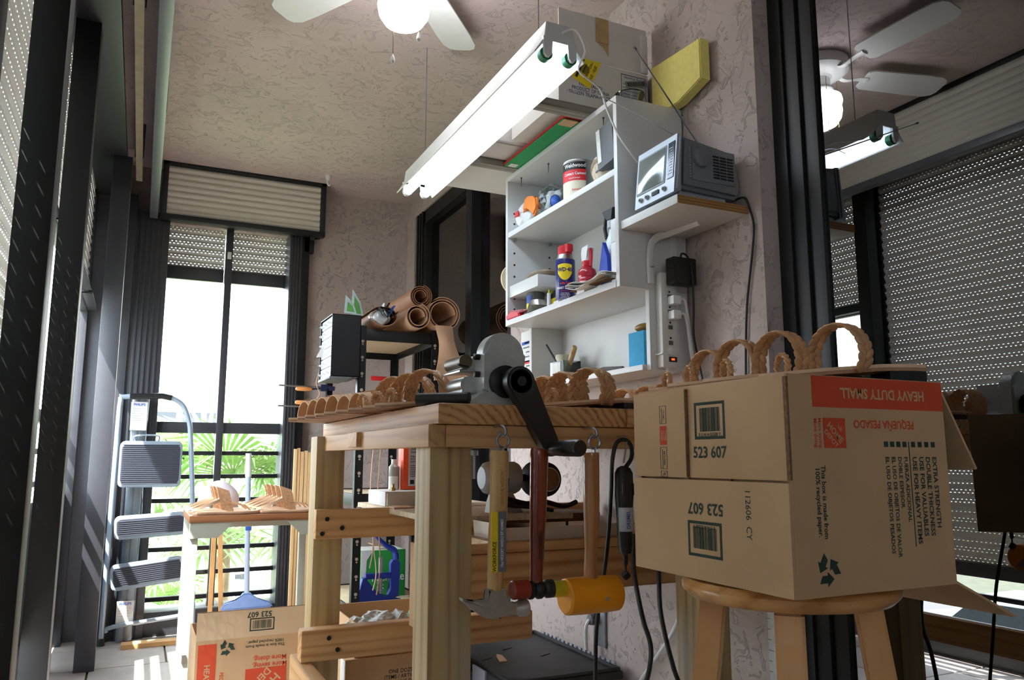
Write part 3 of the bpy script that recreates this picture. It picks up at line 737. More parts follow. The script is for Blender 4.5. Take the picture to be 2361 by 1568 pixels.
nm = MB(); nm.cyl((0,0,0), (0,0,-.035), .0018, .0007, 6); nm.cyl((0,0,-.002), (0,0,.0), .0035, None, 8); nmm = nm.mesh('nail'); nmm.materials.append(M_iron)
for x, y in ((1.235, 2.53), (1.26, 2.36), (1.235, 1.95), (1.42, 2.25)): link('nail', nmm, None, wc, Vector((x, y, 1.944))-wc.location)
b = MB(); b.cyl((1.30, UY1-T, 1.56), (1.29, UY1-T-.03, 1.57), .002, None, 6); b.build('wall_screw', M_steel, wc)
bx('ledge_box', (1.215, 2.36, 1.492), (1.34, UY1-T, 1.535), M_mel, wc, .001)

# --- things on the upper shelf (z 1.742)
Z2 = 1.7425; Z3 = 1.4055; Z4 = 1.1665
M_plwhite = mat('white_plastic', (226, 226, 224), .4, 0, .02); M_orangep = mat('orange_cloth', (232, 132, 48), .7, 0, .1)
M_clear = pane('clear_film', (225, 230, 232), 1.45, .12)
M_bluel = mat('blue_print', (40, 84, 168), .5, 0, .05)
def blob(name, c, r, m, parent=None, seed=0, amp=.18, lev=3, local=False, flatz=None, crumple=0):
    """lumpy closed surface for crumpled or soft things"""
    b = MB(); bmesh.ops.create_icosphere(b.bm, subdivisions=lev, radius=1)
    rnd = random.Random(seed); ks = [(Vector((rnd.uniform(-1,1), rnd.uniform(-1,1), rnd.uniform(-1,1)))*rnd.choice((2, 4, 6)), rnd.uniform(0, 6), rnd.uniform(.4, 1)) for _ in range(7)]
    for v in b.bm.verts:
        s_ = 1+amp*sum(w_*math.sin(k.dot(v.co)+p)/ (k.length**.5) for k, p, w_ in ks)
        s_ *= 1+rnd.uniform(-crumple, crumple); q = v.co*s_; q = Vector((q.x*r[0], q.y*r[1], q.z*r[2]))
        if flatz is not None and q.z < flatz: q.z = flatz
        v.co = Vector(c)+q
    return b.build(name, m, parent, local, not crumple)
wj = thing('detergent_bag', 'white bag with orange cloth at the far end of the upper shelf', 'bag', (1.26, 2.53, Z2))
blob('bag_body', (1.26, 2.53, Z2+.045), (.036, .055, .055), M_plwhite, wj, 3, .22, flatz=-.0445, crumple=.05)
b = MB(); b.prism([(2.515, Z2+.062), (2.492, Z2+.108), (2.472, Z2+.112), (2.43, Z2+.092), (2.40, Z2+.085), (2.395, Z2+.045), (2.425, Z2+.02), (2.44, Z2+.05), (2.47, Z2+.07)], 1.228, 1.25, 'X', .006); b.build('orange_flap', M_orangep, wj)
bx('red_print', (1.219, 2.525, Z2+.05), (1.223, 2.555, Z2+.07), mat('red_print', (200, 40, 44), .6), wj, .001)
cb2 = thing('clear_bag', 'clear plastic bag of white and blue parts on the upper shelf', 'bag', (1.27, 2.35, Z2))
blob('bag_film', (1.27, 2.335, Z2+.055), (.052, .075, .066), M_clear, cb2, 8, .16, flatz=-.054, crumple=.06)
blob('bag_contents', (1.275, 2.335, Z2+.048), (.038, .055, .048), M_plwhite, cb2, 9, .3, flatz=-.045, crumple=.06)
blob('blue_part', (1.255, 2.29, Z2+.03), (.022, .024, .026), M_bluel, cb2, 10, .2, flatz=-.026)

M_tin = mat('tin_plate', (190, 190, 188), .3, 1, .05); M_lblack = mat('label_black', (22, 22, 24), .5, 0, 0); M_lred = mat('label_red', (214, 36, 40), .5, 0, 0)
M_lcream = mat('label_cream', (222, 214, 188), .5, 0, 0); M_lyellow = mat('label_yellow', (244, 220, 30), .5, 0, 0); M_white_ink = mat('white_ink', (240, 240, 240), .6, 0, 0)
cc = (1.275, 2.175)
can = thing('cement_can', 'round tin of contact cement with black and red label', 'can', (cc[0], cc[1], Z2))
b = MB(); b.lathe([(.048, 0), (.051, .003), (.051, .128), (.053, .131), (.053, .135), (.047, .135), (.045, .128), (.02, .127)], (cc[0], cc[1], Z2), seg=32); b.build('tin', M_tin, can)
def wrap(name, c, z0, z1, r, a0, a1, m, par, seg=24):
    b = MB(); b.lathe([(r, z0), (r, z1)], (c[0], c[1], 0), seg=seg, a0=R(a0), a1=R(a1), cap=False); return b.build(name, m, par)
wrap('label_band', cc, Z2+.100, Z2+.127, .0515, 150, 268, M_lblack, can); wrap('label_band', cc, Z2+.062, Z2+.100, .0515, 150, 268, M_lred, can); wrap('label_band', cc, Z2+.004, Z2+.062, .0515, 150, 268, M_lcream, can)
def wraptext(name, s, par, c, r, z, a, size, m, bold=.01, sx=1):
    """lettering bent around an upright cylinder, centred at angle a (degrees)"""
    o = text(name, s, par, (0,0,0), (1,0,0), (0,1,0), size, m, bold, 0, 0, sx=sx)
    off = Vector((0,0,0)); p = par
    while p is not None: off += p.location; p = p.parent
    for v in o.data.vertices:
        w_ = v.co+off; t = R(a)+w_.x/r
        v.co = Vector((c[0]+(r+.0004)*math.cos(t), c[1]+(r+.0004)*math.sin(t), z+w_.y))-off
    return o
wraptext('lettering', 'Weldwood', can, cc, .0517, Z2+.114, 224, .019, M_white_ink, .02, .9)
wraptext('lettering', 'Contact Cement', can, cc, .0517, Z2+.086, 224, .014, M_white_ink, .015, .85)
wraptext('lettering', 'Industrial strength', can, cc, .0517, Z2+.071, 224, .006, M_white_ink, .01, .9)
wraptext('lettering', 'DANGER', can, cc, .0517, Z2+.030, 235, .010, M_lred, .02, .9)

tw = thing('twine_ball', 'ball of natural twine on the upper shelf under the grey box', 'twine', (1.28, 1.985, Z2))
b = MB(); b.lathe([(.02, 0), (.045, .01), (.058, .035), (.06, .055), (.052, .085), (.035, .10), (.01, .104)], (1.28, 1.985, Z2), seg=28); b.build('core', mat('twine', (206, 190, 166), .9, 0, .2, 90), tw)
b = MB()
for k in range(22):
    a = PI*k/22; n = 40; pts = []
    for i in range(n+1):
        th = -1.15+2.3*i/n; 
        pts.append((1.28+.0605*math.cos(th)*math.cos(a+th*1.3), 1.985+.0605*math.cos(th)*math.sin(a+th*1.3), Z2+.052+.054*math.sin(th)))
    b.tube(pts[::2], .0016, 4)
o = b.build('twine_windings', MATS['twine'], tw); o['kind'] = 'stuff'
gm = thing('grey_tin_box', 'grey painted metal box with white label, tilted on the twine ball', 'box', (1.235, 1.915, 1.775))
q = Matrix.Rotation(R(-6), 3, 'X')
M_gpaint = mat('grey_paint_metal', (98, 101, 102), .6, 0, .08)
b = MB(); b.box((1.217, 1.872, 1.775), (1.262, 1.965, 1.905), .002, q); b.build('tin', M_gpaint, gm)
b = MB(); b.box((1.2145, 1.938, 1.79), (1.2172, 1.958, 1.898), 0, q); b.build('paper_label', mat('paper', (228, 226, 220), .8), gm)
b = MB(); b.box((1.2135, 1.870, 1.772), (1.2172, 1.967, 1.776), 0, q); b.build('lid_rim', M_gpaint, gm)

# --- things on the middle shelf (z 1.405)
sp = tag(blob('river_stone', (1.275, 2.44, 1.552), (.05, .075, .018), mat('stone', (150, 132, 112), .8, 0, .25, 30), None, 21, .08), 'smooth brown stone on the small white ledge box', 'stone')
cr = bx('striped_card', (1.30, 2.53, 1.5355), (1.37, 2.585, 1.575), M_whitep, None, .001); tag(cr, 'small white card box with blue stripes in the cabinet corner', 'box')
for k in range(4):
    for yy in (2.534, 2.562): bx('blue_stripe', (1.2994, yy, 1.54+.008*k), (1.3, yy+.018, 1.544+.008*k), M_bluel, cr, 0)
jc = (1.265, 2.475)
jar = thing('sealant_jar', 'small dark-lidded jar with yellow and blue label on the middle shelf', 'jar', (jc[0], jc[1], Z3))
b = MB(); b.lathe([(.03, 0), (.033, .003), (.033, .085), (.027, .092)], (jc[0], jc[1], Z3)); b.build('glass', mat('smoky_glass', (96, 100, 98), .2, 0, .05), jar)
b = MB(); b.lathe([(.0325, .09), (.034, .092), (.034, .112), (.031, .115)], (jc[0], jc[1], Z3)); b.build('lid', M_lblack, jar)
wrap('label', jc, Z3+.02, Z3+.045, .0335, 150, 215, M_lyellow, jar); wrap('label', jc, Z3+.045, Z3+.075, .0335, 150, 215, M_bluel, jar)
wl2 = thing('wire_wool_cup', 'metal-rimmed cup brush standing bristles-down on the shelf edge', 'brush', (1.235, 2.40, Z3))
b = MB(); b.lathe([(.036, 0), (.038, .012), (.034, .024)], (1.235, 2.40, Z3)); b.build('bristles', mat('wire_bristle', (96, 92, 78), .7, .4, .4, 300, .6, .002, 400), wl2)
b = MB(); b.lathe([(.035, .022), (.034, .026), (.028, .042), (.012, .046)], (1.235, 2.40, Z3)); b.build('cup', M_tin, wl2)
yb = thing('rivet_box', 'small black carton with yellow dog emblem behind the spray can', 'box', (1.33, 2.43, Z3))
bx('carton', (1.305, 2.385, Z3), (1.365, 2.455, Z3+.125), M_lblack, yb, .001); bx('yellow_panel', (1.3035, 2.387, Z3+.01), (1.3052, 2.43, Z3+.06), M_lyellow, yb, 0)
b = MB(); b.cyl((1.3035, 2.43, Z3+.095), (1.3052, 2.43, Z3+.095), .018, None, 16); b.build('emblem', M_lyellow, yb)
sy_ = thing('ink_vial', 'tiny white vial with yellow tip in front of the black carton', 'vial', (1.25, 2.345, Z3))
b = MB(); b.cyl((1.25, 2.345, Z3), (1.25, 2.345, Z3+.06), .0065, None, 12); b.build('vial', M_plwhite, sy_)
b = MB(); b.cyl((1.25, 2.345, Z3+.06), (1.25, 2.345, Z3+.072), .003, .002, 8); b.build('tip', M_lyellow, sy_)

wc2 = (1.243, 2.215); WR = .033
sc_ = thing('lubricant_spray_can', 'tall blue and yellow lubricant spray can with red cap', 'spray can', (wc2[0], wc2[1], Z3))
M_wblue = mat('can_blue', (36, 34, 110), .3, 0, .02); M_wred = mat('cap_red', (206, 34, 48), .4, 0, .02)
b = MB(); b.lathe([(WR-.002, 0), (WR, .003), (WR, .142), (WR-.001, .145)], (wc2[0], wc2[1], Z3), seg=32); b.build('can', M_wblue, sc_)
b = MB(); b.lathe([(WR-.001, .145), (WR-.004, .148), (WR-.008, .162), (.02, .168)], (wc2[0], wc2[1], Z3), seg=32); b.build('shoulder', M_tin, sc_)
b = MB(); b.lathe([(.024, .163), (.024, .190), (.018, .195), (.001, .196)], (wc2[0], wc2[1], Z3), seg=24); b.box((wc2[0]-.012, wc2[1]-.036, Z3+.168), (wc2[0]+.012, wc2[1]+.002, Z3+.196), .006); b.build('cap', M_wred, sc_)
b = MB(); n = 14; poly = []
AC = 238                                            # angle of the face seen from the room
for i in range(n+1):
    x = -.025+.05*i/n; poly.append((x, .128-.004*(abs(x)/.025)**2))
for i in range(n+1):
    x = .025-.05*i/n; poly.append((x, .072+.024*(abs(x)/.025)**2))
vs = [b._m((wc2[0]+(WR+.0004)*math.cos(R(AC)+x/WR), wc2[1]+(WR+.0004)*math.sin(R(AC)+x/WR), Z3+z)) for x, z in poly]
top, bot = vs[:n+1], vs[n+1:][::-1]
for i in range(n): b.bm.faces.new((top[i], top[i+1], bot[i+1], bot[i]))
b.build('yellow_shield', M_lyellow, sc_)
wraptext('lettering', 'WD·40', sc_, wc2, WR+.0006, Z3+.107, AC, .0185, M_wblue, .035, .88)
wraptext('lettering', 'SMART STRAW', sc_, wc2, WR, Z3+.046, AC, .0105, M_white_ink, .025, .85)
wraptext('lettering', 'SPRAYS 2 WAYS', sc_, wc2, WR, Z3+.036, AC, .0045, M_lred, .015, 1)
wraptext('lettering', '· Stops Squeaks\n· Removes Grime\n· Loosens Rust\n· Frees Sticky Parts\n· Drives Out Moisture', sc_, wc2, WR, Z3+.018, AC, .0055, M_white_ink, .01, .9)
b = MB(); b.prism([(0, 0), (.013, .005), (0, .012)], -.0003, .0003, 'Y')
for v in b.bm.verts: t_ = R(AC)+(v.co.x-.026)/WR; v.co = Vector((wc2[0]+(WR+.0004)*math.cos(t_), wc2[1]+(WR+.0004)*math.sin(t_), Z3+.056+v.co.z))
b.build('grey_mark', M_tin, sc_)
for dx in (-.006, .014):
    b = MB(); pts = [(dx-.007, .058), (dx+.007, .058), (dx+.005, .064), (dx, .066), (dx-.005, .064)]
    vs = [b._m((wc2[0]+(WR+.0005)*math.cos(R(AC)+x/WR), wc2[1]+(WR+.0005)*math.sin(R(AC)+x/WR), Z3+z)) for x, z in pts]; b.bm.faces.new(vs); b.build('red_mark', M_lred, sc_)
bx('rubber_disc_label', (1.207, 2.20, Z3), (1.232, 2.235, Z3+.006), M_plwhite, None, .002)
tag(bpy.data.objects['rubber_disc_label'], 'flat white plastic tab in front of the spray can foot', 'tab'); bpy.data.objects['rubber_disc_label'].name = 'plastic_tab'

rb = (1.262, 2.105)
rs = thing('red_spray_bottle', 'red spray bottle with white trigger head beside the spray can', 'bottle', (rb[0], rb[1], Z3))
M_redp = mat('red_liquid_bottle', (176, 36, 52), .2, 0, .05); 
prof = [(.026, 0), (.031, .004)]
for k in range(5): prof += [(.031, .010+.012*k), (.0285, .015+.012*k)]
prof += [(.031, .072), (.027, .09), (.015, .1)]
b = MB(); b.lathe(prof, (rb[0], rb[1], Z3), seg=24); b.build('bottle', M_redp, rs)
b = MB(); b.lathe([(.015, .098), (.0165, .1), (.0165, .118), (.014, .12)], (rb[0], rb[1], Z3)); b.build('collar', M_wred, rs)
b = MB(); b.prism([(rb[1]-.014, Z3+.119), (rb[1]+.016, Z3+.119), (rb[1]+.02, Z3+.15), (rb[1]+.014, Z3+.166), (rb[1]-.022, Z3+.168), (rb[1]-.026, Z3+.158), (rb[1]-.018, Z3+.15)], rb[0]-.012, rb[0]+.012, 'X', .002); b.build('trigger_head', M_plwhite, rs)
b = MB(); b.tube([(rb[0], rb[1]-.022, Z3+.158), (rb[0], rb[1]-.026, Z3+.13), (rb[0], rb[1]-.022, Z3+.10)], .005, 8); b.build('trigger', M_wred, rs)
bs_ = thing('silver_spray_bottle', 'silver spray bottle with triangular blue label and black nozzle', 'bottle', (1.285, 1.985, Z3))
M_silv = mat('silver_plastic', (186, 194, 202), .35, .2, .03)
b = MB(); b.lathe([(.048, 0), (.052, .006), (.05, .05), (.042, .11), (.030, .155), (.018, .18), (.015, .2)], (1.285, 1.985, Z3), seg=28, sx=.72, sy=1.0); b.build('bottle', M_silv, bs_)
b = MB(); b.prism([(2.0, Z3+.02), (1.938, Z3+.02), (1.945, Z3+.095), (1.968, Z3+.145)], 1.235, 1.248, 'X'); b.build('blue_label', mat('blue_label', (28, 64, 176), .4, 0, .04), bs_)
b = MB(); b.lathe([(.016, .198), (.018, .2), (.018, .222), (.013, .224)], (1.285, 1.985, Z3)); b.build('collar', M_silv, bs_)
b = MB(); b.prism([(1.972, Z3+.224), (2.0, Z3+.224), (2.02, Z3+.245), (2.03, Z3+.262), (1.965, Z3+.262)], 1.272, 1.298, 'X', .003); b.build('nozzle', M_lblack, bs_)
b = MB(); b.tube([(1.285, 2.022, Z3+.25), (1.285, 2.032, Z3+.21), (1.285, 2.022, Z3+.175)], .006, 8); b.build('trigger', M_lblack, bs_)
bx('white_carton', (1.225, 1.855, 1.53), (1.30, 1.905, 1.60), M_mel, None, .001); tag(bpy.data.objects['white_carton'], 'small white carton beside the side panel above the papers', 'box')
dm = thing('clear_dome', 'clear plastic dome lid behind the silver bottle', 'lid', (1.375, 1.89, Z3)); b = MB(); b.lathe([(.04, .2), (.038, .225), (.03, .25), (.001, .262)], (1.375, 1.89, Z3), seg=24); b.build('dome', M_clear, dm)
b = MB(); b.lathe([(.032, 0), (.036, .2)], (1.375, 1.89, Z3), seg=24); b.build('tub', M_clear, dm)
bx('carton_stand', (1.225, 1.855, Z3), (1.30, 1.905, 1.529), M_whitep, None, .001); tag(bpy.data.objects['carton_stand'], 'upright white and blue carton against the right side panel', 'box'); bx('blue_edge', (1.2242, 1.86, 1.42), (1.2252, 1.87, 1.525), M_bluel, bpy.data.objects['carton_stand'], 0)
bpy.data.objects['carton_stand'].name = 'tall_carton'
pp = thing('paper_pad', 'curled stack of white papers on brown card at the shelf front', 'papers', (1.22, 1.98, Z3))
b = MB(); b.box((1.195, 1.885, Z3+.012), (1.225, 2.10, Z3+.014)); b.build('card_backing', M_card2, pp)
for k in range(3):
    rows = [[(1.180+.05*u, 1.865+.24*v, Z3+.016+.004*k+.012*math.sin(v*7+k)*v+.010*math.exp(-((v-.12)/.1)**2)) for u in (0, .5, 1)] for v in [i/14 for i in range(15)]]
    b = MB(); b.sheet(rows, .0012); b.build('sheet', MATS['paper'], pp)
bx('eraser_block', (1.205, 2.03, Z3), (1.235, 2.075, Z3+.012), M_plwhite, None, .001); tag(bpy.data.objects['eraser_block'], 'pale block under the papers at the shelf front', 'block')
rt = thing('red_stapler', 'red hand stapler at the far left end of the middle shelf', 'stapler', (1.22, 2.53, Z3))
b = MB(); b.prism([(2.49, Z3), (2.60, Z3), (2.605, Z3+.02), (2.57, Z3+.028), (2.50, Z3+.018)], 1.205, 1.232, 'X', .004); b.build('body', M_wred, rt)
b = MB(); b.prism([(2.43, Z3+.016), (2.50, Z3+.014), (2.59, Z3+.030), (2.58, Z3+.036), (2.50, Z3+.026)], 1.209, 1.228, 'X', .003); b.build('lever', mat('dark_red', (150, 20, 34), .4), rt)

# --- things on the lowest shelf
M_sponge = mat('blue_foam', (76, 172, 220), .95, 0, .05, 120, .3, .001, 500)
so = bx('blue_sponge', (1.312, 1.875, Z4), (1.375, 1.955, Z4+.105), M_sponge, None, .003); tag(so, 'block of sky-blue foam standing on the lowest shelf', 'sponge')
so2 = tag(blob('amber_soap', (1.345, 1.91, Z4+.1185), (.03, .036, .014), mat('amber', (158, 122, 62), .35, 0, .1), None, 4, .04, flatz=-.013), 'amber lump of wax lying on the blue foam', 'wax')
cup = thing('tool_cup', 'clear plastic cup holding a brush and a wooden stick', 'cup', (1.36, 2.44, Z4))
b = MB(); b.box((1.33, 2.39, Z4), (1.40, 2.49, Z4+.003)); 
for lo, hi in (((1.33, 2.39), (1.332, 2.49)), ((1.398, 2.39), (1.40, 2.49)), ((1.332, 2.39), (1.398, 2.392)), ((1.332, 2.488), (1.398, 2.49))): b.box((lo[0], lo[1], Z4+.003), (hi[0], hi[1], Z4+.075))
b.build('cup', pane('clear_plastic', (215, 220, 218), 1.4, .1), cup)
bx('cup_label', (1.3285, 2.41, Z4+.01), (1.3299, 2.465, Z4+.07), MATS['paper'], cup, 0)
b = MB(); b.lathe([(.024, 0), (.028, .09), (.025, .10)], (1.372, 2.47, Z4+.004)); b.build('inner_tub', mat('beige_tub', (208, 202, 178), .5), cup)
br = thing('thin_brush', 'thin black brush handle leaning in the clear cup', 'brush', (1.345, 2.46, Z4+.01)); b = MB(); b.tube([(1.345, 2.43, Z4+.01), (1.345, 2.46, Z4+.07), (1.345, 2.545, Z4+.15)], .0035, 8); b.build('handle', M_lblack, br)
ws = thing('wooden_dowel', 'rounded wooden tool handle leaning in the clear cup', 'handle', (1.36, 2.40, Z4+.01)); b = MB(); b.tube([(1.36, 2.43, Z4+.01), (1.36, 2.395, Z4+.07), (1.36, 2.365, Z4+.115), (1.36, 2.36, Z4+.122)], [.008, .0095, .0105, .006], 12); b.build('handle', wood('dowel_wood', (190, 156, 110), (150, 116, 74), 'Z', 20, .4), ws)
tm = thing('tape_measure', 'yellow tape measure lying on the lowest shelf', 'tape measure', (1.36, 2.25, Z4)); b = MB(); b.box((1.33, 2.225, Z4), (1.39, 2.295, Z4+.028), .008); b.build('case', M_lyellow, tm); b = MB(); b.box((1.34, 2.24, Z4+.028), (1.38, 2.28, Z4+.034), .003); b.build('clip', M_lblack, tm)
pl = thing('dark_pliers', 'dark tool with grey handles next to the tape measure', 'tool', (1.35, 2.14, Z4)); b = MB(); b.tube([(1.34, 2.20, Z4+.012), (1.345, 2.15, Z4+.014), (1.36, 2.06, Z4+.012)], [.009, .012, .008], 8); b.build('handle', M_gpaint, pl)

# --- on top of the cabinet
M_slatw = wood('grey_batten', (150, 146, 136), (110, 106, 98), 'X', 20, .7)
bt1 = bx('wood_batten', (1.03, 1.985, 1.963), (1.44, 2.03, 1.99), M_slatw, None, .002); tag(bt1, 'grey wood batten across the cabinet top under the front white box', 'batten')
bt2 = bx('wood_batten', (1.03, 2.50, 1.963), (1.44, 2.545, 1.99), M_slatw, None, .002); tag(bt2, 'grey wood batten across the cabinet top at its far end', 'batten')
M_wcard = mat('white_cardboard', (222, 219, 215), .8, 0, .04, 6)
M_navy = mat('navy_ink', (70, 76, 130), .7, 0, 0)
tb1 = thing('fish_carton', 'white food carton with yellow sticker standing on the cabinet top', 'box', (1.26, 2.1, 1.991))
bx('carton_body', (1.10, 1.99, 1.9905), (1.435, 2.33, 2.145), M_wcard, tb1, .003)
b = MB(); b.box((1.10, 1.986, 2.145), (1.43, 1.990, 2.300), .002); fl_ = b.build('raised_flap', M_wcard, tb1)
bx('flap_corner', (1.405, 1.982, 2.145), (1.432, 1.99, 2.28), M_wcard, tb1, .004)
bx('packing_tape', (1.235, 1.9825, 2.215), (1.282, 1.985, 2.298), mat('tan_tape', (190, 164, 116), .4), tb1, 0)
b = MB(); b.prism([(1.235, 2.218), (1.282, 2.218), (1.282, 2.175), (1.262, 2.20)], 1.9855, 1.987, 'Y'); b.build('packing_tape', MATS['tan_tape'], tb1)
q = Matrix.Rotation(R(24), 3, 'Y')
b = MB(); b.box((1.165, 1.986, 2.06), (1.235, 1.9895, 2.165), 0, q); ysk = b.build('yellow_sticker', M_lyellow, tb1)
U2, V2 = Vector((math.cos(R(24)), 0, -math.sin(R(24)))), Vector((math.sin(R(24)), 0, math.cos(R(24))))
c0 = Vector((1.20, 1.9855, 2.1125))
for k, (s_, sz) in enumerate((('CASE - 10LBS', .014), ('TLPA NOT CON-S', .0115), ('Marketed by', .009))):
    text('lettering', s_, tb1, c0+U2*(.024-.016*k), V2, -U2, sz, M_lblack, .012, 0, .0003, sx=.75)
b = MB(); b.box((c0.x-.027-.003, 1.9855, c0.z-.035), (c0.x-.027+.006, 1.9865, c0.z+.035), 0, q); b.build('bar_print', M_lblack, tb1)
b = MB(); rnd = random.Random(5)
for k in range(16): b.box((-.02+.0022*k, -.0004, -.02), (-.02+.0022*k+rnd.choice((.0008, .0014)), .0004, .012))
b.xf(Matrix.Translation(c0+U2*-.008) @ Matrix.Rotation(R(24), 4, 'Y')); o = b.build('barcode_bars', M_lblack, tb1, smooth=False); o['kind'] = 'stuff'
text('lettering', 'FARM RAISED\nPRODUCT OF CHINA\nFROZEN TILAPIA FILLETS', tb1, (1.215, 1.9895, 2.045), (1,0,0), (0,0,1), .0165, M_navy, .015, 0, .0003, sx=.86)
for lo, hi in (((1.33, 2.02), (1.425, 2.0215)), ((1.33, 2.128), (1.425, 2.13)), ((1.33, 2.02), (1.3315, 2.13)), ((1.4235, 2.02), (1.425, 2.13))): bx('nutrition_frame', (lo[0], 1.9892, lo[1]), (hi[0], 1.9901, hi[1]), M_navy, tb1, 0)
text('lettering', 'Nutrition Facts', tb1, (1.378, 1.9895, 2.12), (1,0,0), (0,0,1), .0135, M_navy, .012, 0, .0003, sx=.85)
for k in range(7): bx('print_line', (1.336, 1.9892, 2.03+.011*k), (1.418, 1.9901, 2.0312+.011*k), M_navy, tb1, 0)
b = MB(); b.box((1.345, 1.987, 2.093), (1.43, 1.9885, 2.115), 0, Matrix.Rotation(R(-14), 3, 'Y')); b.build('grey_tape_label', mat('grey_label', (150, 148, 146), .6), tb1)
b = MB()
for k in range(20): b.box((1.352+.0036*k, 1.9862, 2.097), (1.352+.0036*k+rnd.choice((.0012, .002)), 1.987, 2.111))
b.xf(Matrix.Translation((1.3875, 1.987, 2.104)) @ Matrix.Rotation(R(-14), 4, 'Y') @ Matrix.Translation((-1.3875, -1.987, -2.104))); o = b.build('barcode_bars', M_lblack, tb1, smooth=False); o['kind'] = 'stuff'
tb2 = thing('white_carton_flat', 'white carton lying flat overhanging the cabinet top, seen from below', 'box', (1.2, 2.6, 1.991))
bx('carton_body', (1.02, 2.345, 1.9905), (1.43, 2.86, 2.12), M_wcard, tb2, .004); bx('bottom_flap', (1.03, 2.36, 1.9855), (1.22, 2.495, 1.9905), M_wcard, tb2, .001)
gp = thing('green_folder', 'green packaging sleeve with red edge tucked above the cabinet front', 'sleeve', (1.19, 2.3, 1.964))
b = MB(); b.box((1.150, 2.05, 1.9635), (1.225, 2.495, 1.9685), .001); b.build('green_sleeve', mat('green_card', (28, 150, 84), .6, 0, .08, 5), gp)
b = MB(); b.box((1.144, 2.04, 1.969), (1.225, 2.495, 1.972), .0005); b.build('red_sleeve', M_lred, gp)
b = MB(); b.box((1.152, 2.045, 1.9608), (1.20, 2.09, 1.9634)); b.build('brown_tab', M_card, gp)
bx('white_sticker', (1.16, 2.46, 1.9622), (1.19, 2.49, 1.9634), MATS['paper'], gp, 0)
dl = thing('deli_tub', 'small clear plastic tub on the front corner of the cabinet top', 'tub', (1.30, 1.90, 1.963)); b = MB(); b.lathe([(.032, 0), (.044, .04), (.047, .042), (.047, .045), (.043, .044), (.031, .003), (.001, .003)], (1.30, 1.90, 1.963), seg=28); b.build('tub', M_clear, dl)
M_foam = mat('yellow_foam', (238, 222, 128), .95, 0, .05, 60, .25, .001, 400)
fo = thing('yellow_foam_block', 'slab of yellow foam leaning on the wall beside the cabinet top', 'foam', (1.42, 1.82, 1.963))
b = MB(); pts = [(1.905, 1.965), (1.79, 1.965), (1.665, 1.99), (1.665, 2.125), (1.70, 2.125), (1.905, 2.02)]
b.prism([(1.93, 2.135), (1.93, 1.965), (1.80, 1.9635), (1.69, 1.993), (1.69, 2.118)], 1.405, 1.442, 'X', .003); b.build('slab', M_foam, fo)

# ================================================================ TV ON ITS BRACKET SHELF
ts = thing('bracket_shelf', 'white plywood shelf on a curved bracket beside the cabinet', 'shelf', (1.33, 1.7, 1.55))
M_plyedge = wood('plywood_edge', (176, 128, 74), (110, 70, 36), 'X', 60, .6, .5)
bx('board', (1.215, 1.572, 1.552), (1.448, 1.834, 1.576), M_whitep, ts, .001)
bx('plywood_edge', (1.216, 1.570, 1.553), (1.447, 1.572, 1.575), M_plyedge, ts, 0)
b = MB(); pts = [(1.31, 1.828, 1.40), (1.31, 1.828, 1.50), (1.325, 1.818, 1.535), (1.355, 1.79, 1.547), (1.37, 1.68, 1.549)]; b.tube(pts, [.012, .012, .012, .011, .009], 8, flat=.5, up=(0,-1,0)); b.build('bracket', M_whitep, ts)
bx('bracket_leg', (1.385, 1.828, 1.20), (1.405, 1.834, 1.551), M_whitep, ts, .001)
for p in ((1.31, 1.82, 1.45), (1.345, 1.80, 1.553), (1.372, 1.70, 1.549)): 
    b = MB(); b.lathe([(.001, -.004), (.006, -.002), (.006, 0)], p, seg=10); b.build('screw_head', M_steel, ts)
TX0, TX1, TY0, TY1, TZ = 1.222, 1.44, 1.592, 1.775, 1.577
M_tvs = mat('silver_tv_plastic', (176, 182, 188), .35, .3, .02); M_tvd = mat('grey_tv_plastic', (128, 130, 134), .45, .2, .03)
tv = thing('portable_tv', 'small silver portable television with side knob and raised antenna', 'television', (1.33, 1.68, TZ))
b = MB(); b.prism([(TX0+.012, TZ), (TX1-.02, TZ), (TX1-.03, TZ+.028), (TX0+.03, TZ+.028)], TY0+.02, TY1-.02, 'Y', .004); b.build('foot', M_tvs, tv)
b = MB(); b.prism([(TX0+.02, TZ+.03), (TX1, TZ+.022), (TX1+.003, TZ+.05), (TX1, TZ+.13), (TX1-.02, TZ+.155), (TX0+.03, TZ+.176)], TY0, TY1, 'Y', .010); b.build('case', M_tvd, tv)
b = MB(); b.prism([(TX0, TZ+.014), (TX0+.024, TZ+.020), (TX0+.032, TZ+.176), (TX0+.018, TZ+.178)], TY0-.004, TY1+.004, 'Y', .006); b.build('front_bezel', M_tvs, tv)
def tvf(y, z, d=0):                                  # point on the slightly tilted front face
    k = (z-.014)/.164; return (TX0+.018*k-d, y, TZ+z)
def tvpatch(name, y0, y1, z0, z1, m, d=.001, bul=0):
    b = MB(); n = 8; rows = []
    for i in range(n+1):
        r_ = []
        for j in range(n+1):
            y = y0+(y1-y0)*i/n; z = z0+(z1-z0)*j/n; k = math.sin(PI*i/n)*math.sin(PI*j/n)
            r_.append(tvf(y, z, d+bul*k))
        rows.append(r_)
    b.sheet(rows, .0008); return b.build(name, m, tv)
tvpatch('screen_surround', TY0+.045, TY1-.008, .052, .160, mat('tv_surround', (120, 124, 128), .4), .0006)
tvpatch('screen', TY0+.050, TY1-.013, .058, .155, mat('tv_screen', (112, 122, 116), .12, 0, .02, coat=.6), .0016, .004)
tvpatch('dial_strip', TY0+.008, TY0+.036, .058, .160, mat('dial_glass', (30, 44, 64), .15, 0, .1), .0012)
